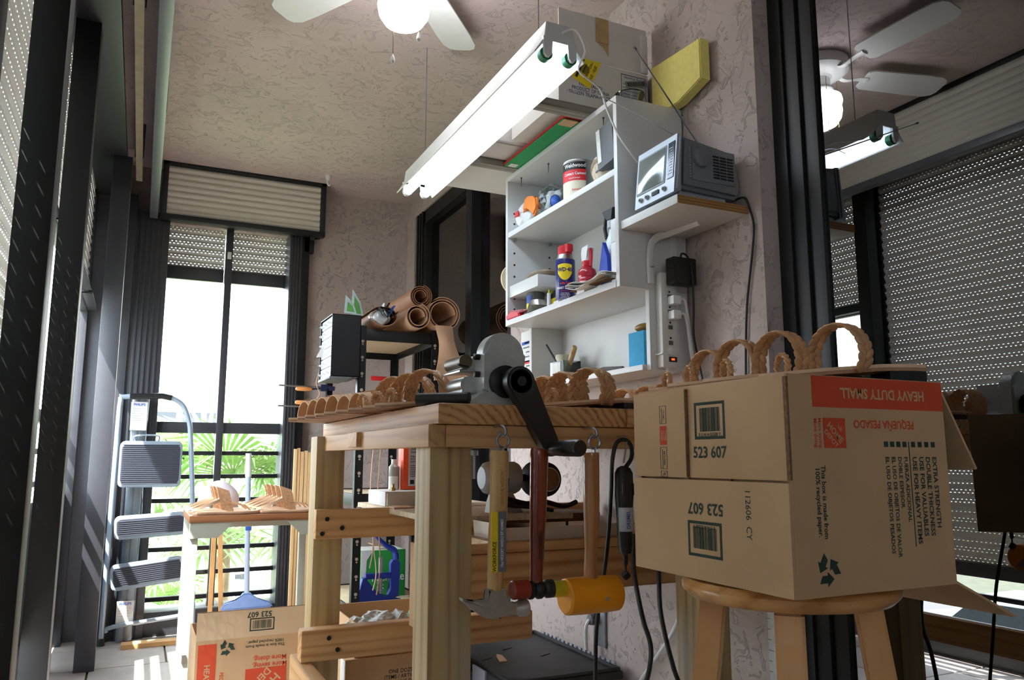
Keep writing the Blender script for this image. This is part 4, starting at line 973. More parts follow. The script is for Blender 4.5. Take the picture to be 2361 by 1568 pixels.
for k in range(10): bx('dial_mark', (TX0+.018*((.07+.008*k)-.014)/.164-.003, TY0+.014, TZ+.07+.008*k), (TX0+.018*((.07+.008*k)-.014)/.164-.0012, TY0+.030-.004*(k % 3), TZ+.0712+.008*k), M_white_ink, tv, 0)
for y, m in ((TY1-.03, M_tin), (TY1-.06, M_tin), (TY0+.045, M_tin)):
    b = MB(); p = Vector(tvf(y, .035)); b.cyl(p, p-Vector((.005, 0, 0)), .007, None, 16); b.build('button', m, tv)
    b = MB(); b.cyl(p-Vector((.005, 0, 0)), p-Vector((.006, 0, 0)), .0045, None, 12); b.build('button_cap', M_lblack, tv)
b = MB(); p = Vector(tvf(TY0+.085, .036)); b.box(p-Vector((.003, .016, .006)), p+Vector((0, .016, .006)), .002); b.build('slider_slot', M_lblack, tv)
bx('side_panel', (TX0+.06, TY0-.003, TZ+.055), (TX1-.012, TY0+.001, TZ+.150), M_tvd, tv, .002)
kx, kz = TX0+.088, TZ+.118
b = MB(); b.lathe([(.026, 0), (.027, -.003), (.025, -.010), (.021, -.012), (.001, -.012)], (kx, TY0-.003, kz), axis='Y', seg=28); b.build('tuning_knob', M_tvd, tv)
for c_ in range(3):
    for k in range(8): bx('vent_slot', (kx+.042+.024*c_, TY0-.0045, TZ+.068+.0085*k), (kx+.062+.024*c_, TY0-.0028, TZ+.0725+.0085*k), M_lblack, tv, 0)
for k in range(11): bx('side_rib', (TX0+.052, TY0-.002, TZ+.06+.008*k), (TX0+.056, TY0+.001, TZ+.064+.008*k), M_tvs, tv, 0)
b = MB(); b.tube([(1.40, 1.67, TZ+.168), (1.30, 1.62, 1.785), (1.10, 1.515, 1.862), (1.03, 1.478, 1.889)], [.0028, .0024, .0018, .0013], 8); an = b.build('antenna', M_steel, tv)
b = MB(); b.cyl((1.035, 1.481, 1.887), (1.028, 1.477, 1.8898), .0035, None, 10); b.build('antenna_tip', M_steel, an)
b = MB(); b.tube([(1.41, 1.68, TZ+.168), (1.30, 1.69, 1.80), (1.10, 1.745, 1.895), (1.0, 1.77, 1.905)], [.0026, .0022, .0016, .0012], 8); b.build('antenna', M_steel, tv)
b = MB(); b.tube([(1.435, 1.61, 1.60), (1.442, 1.575, 1.60), (1.444, 1.56, 1.57), (1.444, 1.545, 1.51), (1.444, 1.56, 1.42), (1.444, 1.585, 1.30), (1.444, 1.60, 1.14), (1.444, 1.60, 1.02)], .003, 6); b.build('power_cord', M_lblack, tv)

# power strip, adapter and plugs on the cabinet side
pw = thing('power_strip', 'white multi-outlet power strip with red lit switch on the cabinet side', 'power strip', (1.355, 1.825, 1.15))
b = MB(); b.box((1.328, 1.805, 1.155), (1.382, 1.8345, 1.432), .006); b.build('body', mat('ivory_plastic', (214, 212, 204), .45, 0, .02), pw)
for k in range(5):
    z = 1.205+.045*k
    bx('outlet_slots', (1.349, 1.8035, z+.015), (1.364, 1.8052, z+.027), mat('outlet_grey', (96, 96, 96), .6), pw, .0005)
    b = MB(); b.cyl((1.356, 1.8035, z+.035), (1.356, 1.8052, z+.035), .003, None, 8); b.build('earth_hole', M_hole, pw)
b = MB(); b.lathe([(.001, -.006), (.011, -.004), (.013, 0)], (1.357, 1.8052, 1.20), axis='Y', seg=16); b.build('dome', MATS['ivory_plastic'], pw)
sw = bx('switch', (1.348, 1.803, 1.171), (1.376, 1.806, 1.186), M_lblack, pw, .001)
bx('switch_light', (1.356, 1.8024, 1.176), (1.366, 1.8032, 1.181), mat('red_lamp', (255, 50, 20), .4, 0, 0, emit=3), pw, 0)
b = MB(); b.box((1.322, 1.802, 1.192), (1.388, 1.8345, 1.195)); b.build('cable_tie', M_plwhite, pw)
b = MB(); b.tube([(1.352, 1.82, 1.156), (1.354, 1.815, 1.10), (1.37, 1.80, 1.03)], .005, 8); b.build('power_cord', M_plwhite, pw)
ad = thing('power_adapter', 'black ribbed power adapter plugged into the strip', 'adapter', (1.39, 1.79, 1.39))
b = MB(); b.box((1.345, 1.765, 1.392), (1.425, 1.803, 1.472), .004); b.build('body', M_lblack, ad)
for k in range(12):
    for x in (1.3435, 1.4235): bx('rib', (x, 1.768, 1.396+.0062*k), (x+.003, 1.80, 1.399+.0062*k), M_lblack, ad, 0)
b = MB(); b.tube([(1.385, 1.785, 1.47), (1.39, 1.785, 1.488), (1.405, 1.78, 1.48), (1.405, 1.762, 1.44), (1.41, 1.765, 1.33), (1.415, 1.775, 1.25), (1.43, 1.78, 1.19), (1.44, 1.77, 1.10), (1.44, 1.76, 1.02)], .0032, 6); b.build('cord', M_lblack, ad)
for z, lab, zz in ((1.335, 'white angled plug, upper of the two in the power strip', 1.33), (1.292, 'white square plug, lower of the two in the power strip', 1.285)):
    pg = thing('mains_plug', lab, 'plug', (1.37, 1.79, z), 0, 'plugs in the power strip')
    b = MB(); b.box((1.348, 1.775, z), (1.376, 1.804, z+.026), .005); b.build('body', M_plwhite, pg)
    b = MB(); b.tube([(1.374, 1.785, z+.013), (1.392, 1.783, z+.016), (1.404, 1.785, z-.03), (1.415, 1.79, z-.10), (1.43, 1.79, 1.12), (1.436, 1.79, 1.02)], .004, 6); b.build('cord', M_plwhite, pg)

# ================================================================ SANDALS
M_leather = mat('natural_leather', (206, 164, 122), .6, 0, .10, 25, .15, .0008, 150)
M_leather2 = mat('pale_leather', (222, 188, 154), .6, 0, .08, 25, .1, .0006, 120)
M_braid = mat('braided_leather', (196, 150, 104), .5, 0, .14, 60, .1, .0005, 200)
M_soleedge = mat('stacked_leather', (168, 128, 98), .65, 0, .18, 80)
M_rubber = mat('black_rubber', (22, 22, 24), .7, 0, .05)
M_tool = None
def sole_outline(L, W, toe=1):
    """foot outline, heel at +x, toe at -x, centred"""
    top, bot = [], []
    n = 18
    for i in range(n+1):
        t = i/n; x = -L/2+L*t
        if t < .32: w = W*math.sqrt(max(0, 1-((.32-t)/.32)**2.4))
        elif t < .62: w = W*(1-.26*((t-.32)/.30)**1.5)
        elif t < .85: w = W*(.74-.02*math.sin((t-.62)/.23*PI))
        else: w = W*.74*math.sqrt(max(0, 1-((t-.85)/.15)**2.2))
        top.append((x, w*.5*1.06)); bot.append((x, -w*.5*.94))
    return top+bot[::-1][1:-1]
def sole_parts(t, L=.27, W=.088, heel=True, z0=0):
    o = sole_outline(L, W); k = .014 if heel else .0
    def layer(a, b_, lift):
        mb = MB(); f = lambda x: lift*max(0, min(1, (x/L+.5)*1.6-.1))
        lo = [mb._m((x, y, z0+a+f(x))) for x, y in o]; hi = [mb._m((x, y, z0+b_+f(x))) for x, y in o]; n = len(o)
        mb.bm.faces.new(lo[::-1]); mb.bm.faces.new(hi)
        for i in range(n): mb.bm.faces.new((lo[i], lo[(i+1)%n], hi[(i+1)%n], hi[i]))
        return mb
    layer(.002, .0075, k).build('outsole', M_soleedge, t, True)
    layer(.0075, .0125, k).build('insole', M_leather2, t, True)
    if heel:
        h = [(x, y) for x, y in o if x > L*.18]
        mb = MB(); hh = lambda x: z0+.002+k*max(0, min(1, (x/L+.5)*1.6-.1))
        lo = [mb._m((x, y*.97, z0+.0)) for x, y in h]; hi = [mb._m((x, y*.97, hh(x))) for x, y in h]; n = len(h)
        mb.bm.faces.new(lo[::-1]); mb.bm.faces.new(hi)
        for i in range(n): mb.bm.faces.new((lo[i], lo[(i+1)%n], hi[(i+1)%n], hi[i]))
        mb.build('heel_block', M_rubber, t, True)
def zs_at(x, L, heel, z0=0): return z0+.0125+(.014*max(0, min(1, (x/L+.5)*1.6-.1)) if heel else 0)
def braid_mesh(p, q, h, width, th, turns, skew=0, n=48, bulge=1.18):
    """three flat strands plaited along an arch from p to q of height h"""
    p, q = Vector(p), Vector(q); mid = (p+q)/2; half = (q-p)/2; ax = half.normalized(); up = Vector((0,0,1)); lat = ax.cross(up)
    mb = MB()
    rl = half.length*bulge; zc = h-rl if h > rl else h*.4
    a0 = math.asin(max(-1, min(1, -zc/max(h-zc, .001)))) if bulge > 1 else 0
    def C(s):
        a = a0+(PI-2*a0)*s
        return mid - ax*rl*math.cos(a) + up*(zc+(h-zc)*math.sin(a)) + lat*skew*(s-.5)
    for k in range(3):
        pts, rr = [], []
        rings = []
        for i in range(n+1):
            s = i/n; c = C(s); tg = (C(min(1, s+.01))-C(max(0, s-.01))).normalized()
            w = (lat - tg*lat.dot(tg)).normalized(); nn = w.cross(tg)
            if nn.dot(c-mid) < 0: nn = -nn
            ph = 2*PI*(turns*s+k/3)
            off = w*math.sin(ph)*width*.21 + nn*math.sin(2*ph)*th*.32
            dirw = (w + tg*math.cos(ph)*.0).normalized()
            e = dirw*width*.29; f = nn*th*.42; z = c+off
            rings.append([mb._m(z-e), mb._m(z-e*.5+f), mb._m(z+e*.5+f), mb._m(z+e), mb._m(z+e*.5-f), mb._m(z-e*.5-f)])
        for a, b_ in zip(rings, rings[1:]):
            for i in range(6): mb.bm.faces.new((a[i], a[(i+1)%6], b_[(i+1)%6], b_[i]))
        mb.bm.faces.new(rings[0][::-1]); mb.bm.faces.new(rings[-1])
    return mb
def plait(p, q, h, width, th, N, cols, t, name, bulge=1.18):
    """flat plaited strap: dark core band carrying rows of slanted leather pads"""
    p, q = Vector(p), Vector(q); mid = (p+q)/2; half = (q-p)/2; ax = half.normalized(); up = Vector((0,0,1)); lat = ax.cross(up)
    rl = half.length*bulge; zc = h-rl if h > rl else h*.4; a0 = math.asin(max(-1, min(1, -zc/max(h-zc, .001))))
    def fr(s):
        def C(s): a = a0+(PI-2*a0)*s; return mid-ax*rl*math.cos(a)+up*(zc+(h-zc)*math.sin(a))
        c = C(s); tg = (C(s+.01)-C(s-.01)).normalized(); nn = lat.cross(tg)
        if nn.dot(c-mid-up*zc) < 0: nn = -nn
        return c, tg, nn
    mb = MB(); rows = []
    for i in range(33):
        c, tg, nn = fr(i/32); rows.append([c-lat*width*.42, c, c+lat*width*.42])
    mb.sheet(rows, .0008); core = mb.build(name, M_seam, t, True)
    mb = MB(); step = 1/N; Ltot = (PI-2*a0)*(rl+h-zc)/2; cw = width/cols
    for j in range(cols):
        for i in range(N+1):
            s = (i+(.5 if j % 2 else 0))*step
            if s > 1.02: continue
            c, tg, nn = fr(min(s, 1)); off = lat*cw*(j-(cols-1)/2)
            sg = 1 if j % 2 else -1; d = (tg+lat*sg*.8).normalized(); w = nn.cross(d)
            n0 = len(mb.bm.verts); r_ = bmesh.ops.create_uvsphere(mb.bm, u_segments=8, v_segments=5, radius=1)
            for v in r_['verts']: x, y, z = v.co; v.co = c+off+d*z*Ltot*step*.92+w*x*cw*.50+nn*y*th*.5
    mb.build('plait_pads', M_braid, core, True)
    return core
M_seam = mat('dark_seam_leather', (112, 74, 44), .7, 0, .1)
def band(path, width_dir, width, th):
    """flat leather band following a path"""
    mb = MB(); rows = []; wv = Vector(width_dir).normalized()*width/2
    for p in path: rows.append([Vector(p)-wv, Vector(p), Vector(p)+wv])
    mb.sheet(rows, th); return mb
def arch(p, q, h, n=20, e=.8):
    p, q = Vector(p), Vector(q); return [(p+q)/2-(q-p)/2*math.cos(PI*i/n)+Vector((0,0,h*max(0, math.sin(PI*i/n))**e)) for i in range(n+1)]
def make_braided(heel=True, L=.27, big=1.0, sw=.030):
    t = bpy.data.objects.new('braided_sandal', None); COL.objects.link(t); sole_parts(t, L, .084, heel)
    x = .0; z = zs_at(x, L, heel)-.002
    plait((x+.012, -.038, z), (x-.022, .036, z), .070*big, sw, .0075, 15 if sw < .035 else 11, 2 if sw < .035 else 3, t, 'strap')
    z = zs_at(-.09, L, heel)-.002
    braid_mesh((-.090, -.003, z), (-.092, .028, z), .032, .012, .005, 3.2).build('toe_loop', M_braid, t, True)
    return t
def make_slide():
    t = bpy.data.objects.new('slide_sandal', None); COL.objects.link(t); sole_parts(t, .26, .086, False)
    band(arch((-.045, -.040, .010), (-.045, .038, .010), .058), (1,0,.12), .075, .0025).build('strap', M_leather, t, True)
    for k in range(4): band(arch((-.070+.014*k, -.0415, .010), (-.070+.014*k, .0395, .010), .0605), (1,0,.12), .0012, .0006).build('stitch_line', M_soleedge, t, True)
    return t
def make_ankle():
    t = bpy.data.objects.new('ankle_sandal', None); COL.objects.link(t); sole_parts(t, .26, .086, False)
    band(arch((-.05, -.040, .010), (-.05, .038, .010), .05), (1,0,.1), .05, .0025).build('strap', M_leather, t, True)
    pts = [Vector((.085*math.cos(a)+.03, .036*math.sin(a), .055+.03*math.cos(a*.5)**2)) for a in [R(-150+300*i/24) for i in range(25)]]
    band(pts, (.2,0,1), .014, .0022).build('ankle_strap', M_leather, t, True)
    for s_ in (-1, 1): band([(.02, s_*.038, .008), (.03, s_*.040, .04), (.045, s_*.036, .075)], (1,0,0), .014, .0022).build('side_strap', M_leather, t, True)
    b = MB(); b.box((.035, -.044, .062), (.055, -.039, .078), .001); b.build('buckle', M_steel, t, True)
    return t
def make_cuff():
    """flat sandal with an upright tooled panel and thin straps"""
    t = bpy.data.objects.new('cuff_sandal', None); COL.objects.link(t); sole_parts(t, .26, .084, False)
    M_emb = MATS.get('tooled_leather') or mat('tooled_leather', (206, 158, 116), .65, 0, .2, 140, .8, .002, 160)
    band([(.005+.022*math.sin(0), -.030, .012), (.012, -.031, .035), (.024, -.028, .085), (.026, -.016, .098), (.026, .016, .098), (.024, .028, .085), (.012, .031, .035), (.005, .030, .012)], (1,0,.35), .05, .003).build('cuff', M_emb, t, True)
    for s_ in (-1, 1): band([(-.085, s_*.004, .012), (-.06, s_*.008, .034), (-.02, s_*.024, .04), (.01, s_*.03, .045)], (0,1,.3), .011, .002).build('thong_strap', M_leather2, t, True)
    pts = [Vector((.075+.058*math.cos(a), .040*math.sin(a), .040-.022*math.cos(a))) for a in [R(-160+320*i/22) for i in range(23)]]
    band(pts, (0,0,1), .012, .002).build('heel_strap', M_leather2, t, True)
    b = MB(); b.box((.05, -.044, .022), (.062, -.039, .036), .001); b.build('buckle', M_steel, t, True)
    band([(.05, -.041, .03), (.02, -.045, .022), (-.005, -.05, .012)], (0,0,1), .010, .002).build('loose_strap_end', M_leather2, t, True)
    return t
def place(proto, used, loc, rz, label, group, tilt=0, sc=1):
    o = proto if not used else copy_tree(proto)
    o.location = loc; o.rotation_euler = (0, tilt, rz); o.scale = (sc, sc, sc); tag(o, label, 'sandal', group); return o
pb = make_braided(); G = 'braided leather sandals'
spots = [((.985, .875, CZ1), R(-22), 'braided leather sandal on the box top, nearest of the four there', 1.0),
         ((.955, .970, CZ1), R(-24), 'second nearest braided leather sandal on top of the cardboard box', 1.0),
         ((.95, 1.065, CZ1), R(-22), 'third braided leather sandal on the cardboard box, counting from its front', .98),
         ((.955, 1.150, CZ1), R(-20), 'braided leather sandal at the back edge of the cardboard box top', .9),
         ((.905, 1.49, BZ), R(-8), 'braided leather sandal along the front edge of the workbench beside the crank', 1.0),
         ((.895, 1.585, BZ), R(-12), 'second braided leather sandal behind the one at the bench front edge', 1.0),
         ((.90, 1.682, BZ), R(-14), 'third braided leather sandal back from the bench front edge', 1.0),
         ((.90, 1.78, BZ), R(-12), 'fourth braided leather sandal back from the bench front edge', 1.0),
         ((1.24, 1.66, BZ), R(-16), 'braided leather sandal on the bench by the wall, below the power strip', .95),
         ((1.25, 1.755, BZ), R(-14), 'braided leather sandal on the bench by the wall, second from the front', .95),
         ((1.24, 1.855, BZ), R(-14), 'braided leather sandal on the bench by the wall, third from the front', .95),
         ((.585, 1.675, BZ), R(12), 'braided leather sandal just left of the grey splitting machine', 1.0),
         ((.58, 1.77, BZ), R(14), 'braided leather sandal behind the one beside the splitting machine', 1.0),
         ((.57, 1.865, BZ), R(14), 'braided leather sandal third back from the splitting machine', 1.0)]
pbw = make_braided(sw=.046)
for i, (p, rz, lab, s_) in enumerate(spots): place(pb if i < 4 else pbw, i not in (0, 4), p, rz, lab, G, 0, s_)
pa = make_ankle()
for i, (p, rz, lab) in enumerate((((.555, 1.96, BZ), R(16), 'buckled ankle-strap leather sandal next to the braided ones on the bench'), ((.545, 2.05, BZ), R(16), 'buckled ankle-strap leather sandal next to the plain slides on the bench'))):
    place(pa, i > 0, p, rz, lab, 'ankle strap sandals')
ps = make_slide()
for i, (p, rz, lab) in enumerate((((.54, 2.14, BZ), R(18), 'leather slide with wide strap, nearest of the four slides on the bench'), ((.53, 2.23, BZ), R(18), 'leather slide with wide strap, second of the four slides'), ((.525, 2.32, BZ), R(18), 'leather slide with wide strap, third of the four slides'), ((.515, 2.41, BZ), R(18), 'leather slide with wide strap at the far back corner of the bench'))):
    place(ps, i > 0, p, rz, lab, 'wide strap slides')

# ================================================================ LEATHER SPLITTING MACHINE
M_chrome = mat('polished_steel', (182, 182, 178), .38, .75, .1, 40)
M_ham = mat('grey_hammertone', (186, 190, 188), .35, .1, .06, 60, .35, .002, 260)
M_blackp = mat('black_plastic', (24, 24, 26), .38, 0, .04)
sm = thing('leather_splitter', 'grey hammered-finish leather splitting machine with black crank', 'machine', (.66, 1.52, BZ))
b = MB(); pts = []
for i in range(17): a = R(180*i/16); pts.append((.675+.047*math.cos(a), 1.112+.048*math.sin(a)))
pts += [(.628, 1.045)]
for i in range(9): a = R(180+90*i/8); pts.append((.672+.044*math.cos(a), 1.040+.028*math.sin(a)))
pts += [(.70, 1.012), (.722, 1.02)]
b.prism(pts, 1.462, 1.512, 'Y', .008); b.build('gear_housing', M_ham, sm)
b = MB(); b.prism([(.582, BZ), (.74, BZ), (.735, BZ+.010), (.715, BZ+.028), (.625, BZ+.028), (.60, BZ+.012)], 1.452, 1.60, 'Y', .002); b.build('base', M_ham, sm)
b = MB(); b.prism([(.60, 1.005+.028), (.68, 1.033), (.68, 1.075), (.605, 1.068)], 1.512, 1.60, 'Y', .003); b.build('roller_bracket', M_ham, sm)
b = MB(); b.prism([(.600, 1.085), (.69, 1.075), (.69, 1.125), (.64, 1.118), (.598, 1.093)], 1.512, 1.60, 'Y', .003); b.build('blade_clamp', M_ham, sm)
b = MB(); b.prism([(.592, 1.078), (.67, 1.083), (.67, 1.087), (.592, 1.081)], 1.508, 1.604, 'Y'); b.build('blade', M_steel, sm)
b = MB(); b.cyl((.612, 1.514, 1.052), (.612, 1.598, 1.052), .015, None, 20); b.build('roller', M_chrome, sm)
b = MB(); b.cyl((.607, 1.51, 1.10), (.607, 1.602, 1.10), .015, None, 20); b.build('guard', mat('brass_guard', (104, 92, 66), .45, .4, .1), sm)
for z in (1.108, 1.072):
    b = MB(); b.cyl((.629, 1.487, z), (.616, 1.487, z), .0065, None, 12); b.build('cap_screw', M_iron, sm)
b = MB(); b.cyl((.60, 1.48, 1.086), (.575, 1.472, 1.088), .003, None, 8); b.build('stop_rod', M_iron, sm)
b = MB(); b.lathe([(.034, 0), (.034, -.012), (.03, -.014)], (.672, 1.461, 1.055), axis='Y', seg=24); b.build('shaft_collar', M_blackp, sm)
hub = Vector((.682, 1.418, 1.052)); end = Vector((.752, 1.418, .921))
b = MB(); d = (end-hub).normalized(); s_ = Vector((-d.z, 0, d.x)); poly = []
for i in range(11): a = R(180*i/10); v = hub+s_*math.cos(a)*.031-d*math.sin(a)*.031; poly.append((v.x, v.z))
for i in range(7): a = R(180+180*i/6); v = end+s_*math.cos(a)*.018-d*math.sin(a)*.018; poly.append((v.x, v.z))
b.prism(poly, 1.398, 1.424, 'Y', .003); cr_ = b.build('crank_arm', M_blackp, sm)
b = MB(); b.cyl(hub+Vector((0,-.020,0)), hub+Vector((0,.042,0)), .024, None, 24); b.build('crank_hub', M_blackp, sm)
b = MB(); b.cyl(hub+Vector((0,-.023,0)), hub+Vector((0,-.020,0)), .010, None, 16); b.build('hub_bolt', M_iron, sm)
b = MB(); b.lathe([(.001, -.112), (.014, -.111), (.0165, -.106), (.016, -.05), (.014, 0)], (end.x, 1.40, end.z-.002), axis='Y', seg=20); b.build('crank_grip', M_blackp, sm)
sr = thing('steel_bar', 'dark steel burnishing bar lying on the bench left of the splitting machine', 'bar', (.545, 1.48, BZ))
b = MB(); b.tube([(.505, 1.52, BZ+.013), (.59, 1.448, BZ+.013)], .0125, 16); b.build('bar', M_iron, sr)

# ================================================================ HAMMERS HANGING FROM HOOKS
M_hick = wood('hickory', (208, 168, 108), (186, 142, 84), 'Z', 22, .4, 2, .3)
M_redw = wood('red_stained_handle', (128, 46, 22), (86, 26, 12), 'Z', 22, .2, 2, .7)
M_birch = wood('birch_handle', (182, 128, 80), (150, 98, 56), 'Z', 22, .3, 2, .5)
def hook_eye(par, x, z):
    b = MB(); b.tube([(x, 1.43, z+.018), (x, 1.40, z+.018), (x+.004, 1.388, z+.014), (x+.006, 1.386, z+.004), (x, 1.387, z-.002), (x-.006, 1.388, z+.006)], .003, 6); b.build('cup_hook', M_steel, par)
    b = MB(); b.tube([(x+.013*math.cos(R(a)), 1.387, z-.012+.013*math.sin(R(a))) for a in range(-70, 251, 20)]+[(x, 1.387, z-.026), (x, 1.387, z-.036)], .0028, 6); b.build('screw_eye', M_steel, par)
h1 = thing('claw_hammer', 'claw hammer with pale hickory handle hanging head-down from the bench', 'hammer', (.625, 1.387, .62))
hook_eye(h1, .636, .945)
b = MB(); b.tube([(.629, 1.387, .911), (.629, 1.387, .905), (.627, 1.387, .80), (.623, 1.387, .75), (.621, 1.387, .69), (.6205, 1.387, .655)], [.0165, .0185, .0178, .0165, .0155, .0155], 16, flat=.8, up=(0,1,0)); b.build('handle', M_hick, h1)
b = MB(); b.prism([(.604, .658), (.638, .658), (.639, .636), (.650, .628), (.662, .630), (.662, .607), (.640, .612), (.625, .604), (.600, .607), (.575, .622), (.552, .641), (.552, .646), (.578, .636), (.603, .634)], 1.374, 1.40, 'Y', .003)
b.build('head', M_chrome, h1)
b = MB(); b.lathe([(.012, .655), (.0125, .665), (.016, .672), (.016, .686), (.014, .688)], (0, 1.387, .6185), axis='X', seg=20); b.build('striking_face', M_chrome, h1)
b = MB(); b.box((.606, 1.3712, .69), (.619, 1.3722, .80)); b.build('yellow_sticker', M_lyellow, h1)
b = MB(); b.box((.619, 1.3715, .69), (.636, 1.3725, .80)); b.build('grey_sticker', mat('grey_sticker', (98, 106, 118), .5), h1)
text('lettering', 'WORKFORCE', h1, (.6125, 1.3708, .718), (0,0,1), (-1,0,0), .011, M_lblack, .015, 0, .0002, sx=.8)
text('lettering', '10oz HICKORY HANDLE RIP HAMMER', h1, (.6275, 1.3710, .742), (0,0,1), (-1,0,0), .0085, M_white_ink, .012, 0, .0002, sx=.62)
text('lettering', 'GENUINE HICKORY', h1, (.628, 1.3722, .845), (0,0,1), (-1,0,0), .009, mat('burnt_ink', (150, 108, 60), .6), .004, 0, .0002, sx=.85)
h2 = thing('tack_mallet', 'mallet with dark red handle and red and yellow tips hanging between two hammers', 'mallet', (.71, 1.387, .62))
b = MB(); b.tube([(.716, 1.387, .918), (.715, 1.387, .90), (.712, 1.387, .80), (.710, 1.387, .74), (.708, 1.387, .685), (.707, 1.387, .663)], [.017, .019, .0175, .015, .013, .0125], 16, flat=.8, up=(0,1,0)); b.build('handle', M_redw, h2)
b = MB(); b.lathe([(.010, .688), (.0175, .690), (.0175, .697), (.013, .702), (.018, .709), (.018, .716), (.013, .723), (.0175, .728), (.0175, .741), (.01, .743)], (0, 1.387, .650), axis='X', seg=24); b.build('head', M_blackp, h2)
b = MB(); b.lathe([(.015, .655), (.0175, .657), (.0175, .689)], (0, 1.387, .652), axis='X', seg=24); b.build('red_tip', mat('red_urethane', (150, 52, 36), .4), h2)
b = MB(); b.lathe([(.0155, .742), (.0155, .772), (.014, .774)], (0, 1.387, .648), axis='X', seg=24); b.build('yellow_tip', mat('clear_yellow_urethane', (200, 190, 40), .3), h2)
text('lettering', 'CRAFTSMAN', h2, (.7105, 1.3738, .735), (0,0,1), (-1,0,0), .012, M_lblack, .015, 0, .0002, sx=.8)
h3 = thing('yellow_mallet', 'mallet with birch handle and big amber plastic head hanging from the bench', 'mallet', (.83, 1.387, .60))
hook_eye(h3, .842, .944)
b = MB(); b.tube([(.834, 1.387, .910), (.834, 1.387, .90), (.833, 1.387, .80), (.831, 1.387, .72), (.829, 1.387, .685), (.829, 1.387, .655)], [.0155, .0168, .0165, .013, .0135, .015], 16); b.build('handle', M_birch, h3)
b = MB(); b.lathe([(.030, .768), (.0345, .772), (.0355, .80), (.0355, .86), (.0345, .886), (.030, .890)], (0, 1.387, .6315), axis='X', seg=32); b.build('head', mat('amber_plastic', (244, 160, 22), .35, 0, .03), h3)
b = MB(); b.cyl((.845, 1.352, .628), (.845, 1.3505, .628), .0045, None, 12); b.build('head_pin', M_chrome, h3)
dr = thing('rotary_tool', 'black rotary hand tool hanging by its cord loop from the bench', 'rotary tool', (.91, 1.387, .68))
b = MB(); b.lathe([(.002, .008), (.005, .012), (.005, .03), (.012, .034), (.015, .05), (.016, .09), (.018, .125), (.0195, .15), (.019, .195), (.014, .205), (.006, .21)], (.912, 1.387, .674), seg=24); b.build('body', M_blackp, dr)
b = MB(); b.lathe([(.0185, .078), (.0195, .085), (.0205, .122), (.0195, .126)], (.912, 1.387, .674), seg=16, a0=R(200), a1=R(300), cap=False); b.build('name_plate', M_silv, dr)
wraptext('lettering', 'DREMEL', dr, (.912, 1.387), .0205, 0, 0, .0001, M_bluel)
bpy.data.objects.remove([o for o in dr.children if o.name.startswith('lettering')][0])
text('lettering', 'DREMEL', dr, (.9085, 1.3665, .776), (0,0,1), (-1,0,0), .0125, M_bluel, .02, 0, .0002, sx=.8)
for k in range(6): bx('vent_slot', (.897+.005*k, 1.368, .825), (.899+.005*k, 1.370, .848), M_lblack, dr, 0)
b = MB(); b.cyl((.912, 1.387, .684), (.912, 1.387, .662), .0022, None, 8); b.cyl((.908, 1.387, .668), (.916, 1.387, .660), .008, None, 12); b.build('grinding_bit', M_iron, dr)
b = MB(); b.tube([(.918, 1.39, .88), (.935, 1.392, .90), (.935, 1.392, .925), (.92, 1.392, .938), (.90, 1.394, .93), (.89, 1.396, .89), (.888, 1.40, .82), (.887, 1.42, .70), (.885, 1.46, .55), (.892, 1.48, .40), (.90, 1.50, .25), (.92, 1.52, .06), (.95, 1.55, .006)], .0045, 8); b.build('cord', M_blackp, dr)
b = MB(); b.tube([(.925, 1.43, .945), (.925, 1.396, .945), (.922, 1.39, .93), (.918, 1.39, .905), (.914, 1.39, .89)], .0022, 6); b.build('hook', M_steel, dr)
# loose cables under the bench
for nm_, lab, pts, r_, m in (('black_cable', 'black cable hanging under the bench, left of the pair beside the stool', [(1.08, 1.60, .72), (1.06, 1.58, .66), (1.055, 1.56, .60), (1.068, 1.555, .53), (1.082, 1.55, .48), (1.078, 1.55, .43), (1.05, 1.55, .35), (1.02, 1.56, .20), (1.03, 1.58, .006)], .0055, M_blackp),
                             ('black_cable', 'black cable hanging under the bench, right of the pair beside the stool', [(1.135, 1.60, .72), (1.124, 1.57, .64), (1.118, 1.56, .56), (1.128, 1.555, .49), (1.145, 1.55, .42), (1.16, 1.55, .36), (1.17, 1.60, .20), (1.18, 1.62, .006)], .0055, M_blackp),
                             ('white_cable', 'white cable curving down the stucco wall below the bench', [(1.437, 1.95, .98), (1.437, 1.91, .62), (1.437, 1.90, .50), (1.437, 1.93, .42), (1.437, 2.02, .32), (1.437, 2.12, .22), (1.437, 2.22, .10), (1.40, 2.28, .007)], .0055, M_plwhite)):
    b = MB(); b.tube(pts, r_, 8); tag(b.build(nm_, m), lab, 'cable')
oc = thing('wall_outlet', 'metal wall outlet with grey plug in the stucco below the bench', 'outlet', (1.44, 2.36, .33))
bx('cover_plate', (1.441, 2.325, .275), (1.4495, 2.40, .40), mat('galvanised_plate', (150, 154, 158), .4, .6, .08), oc, .002)
b = MB(); b.lathe([(.006, -.03), (.018, -.028), (.02, -.008), (.02, 0)], (1.441, 2.375, .36), axis='X', seg=16); b.build('plug', M_gpaint, oc)
b = MB(); b.tube([(1.412, 2.375, .36), (1.40, 2.38, .33), (1.405, 2.385, .26), (1.41, 2.39, .12), (1.40, 2.40, .007)], .006, 8); b.build('cord', M_plwhite, oc)
b = MB(); b.tube([(1.43, 2.33, .39), (1.415, 2.335, .40), (1.41, 2.345, .37)], .0025, 6); b.build('latch_wire', M_iron, oc)

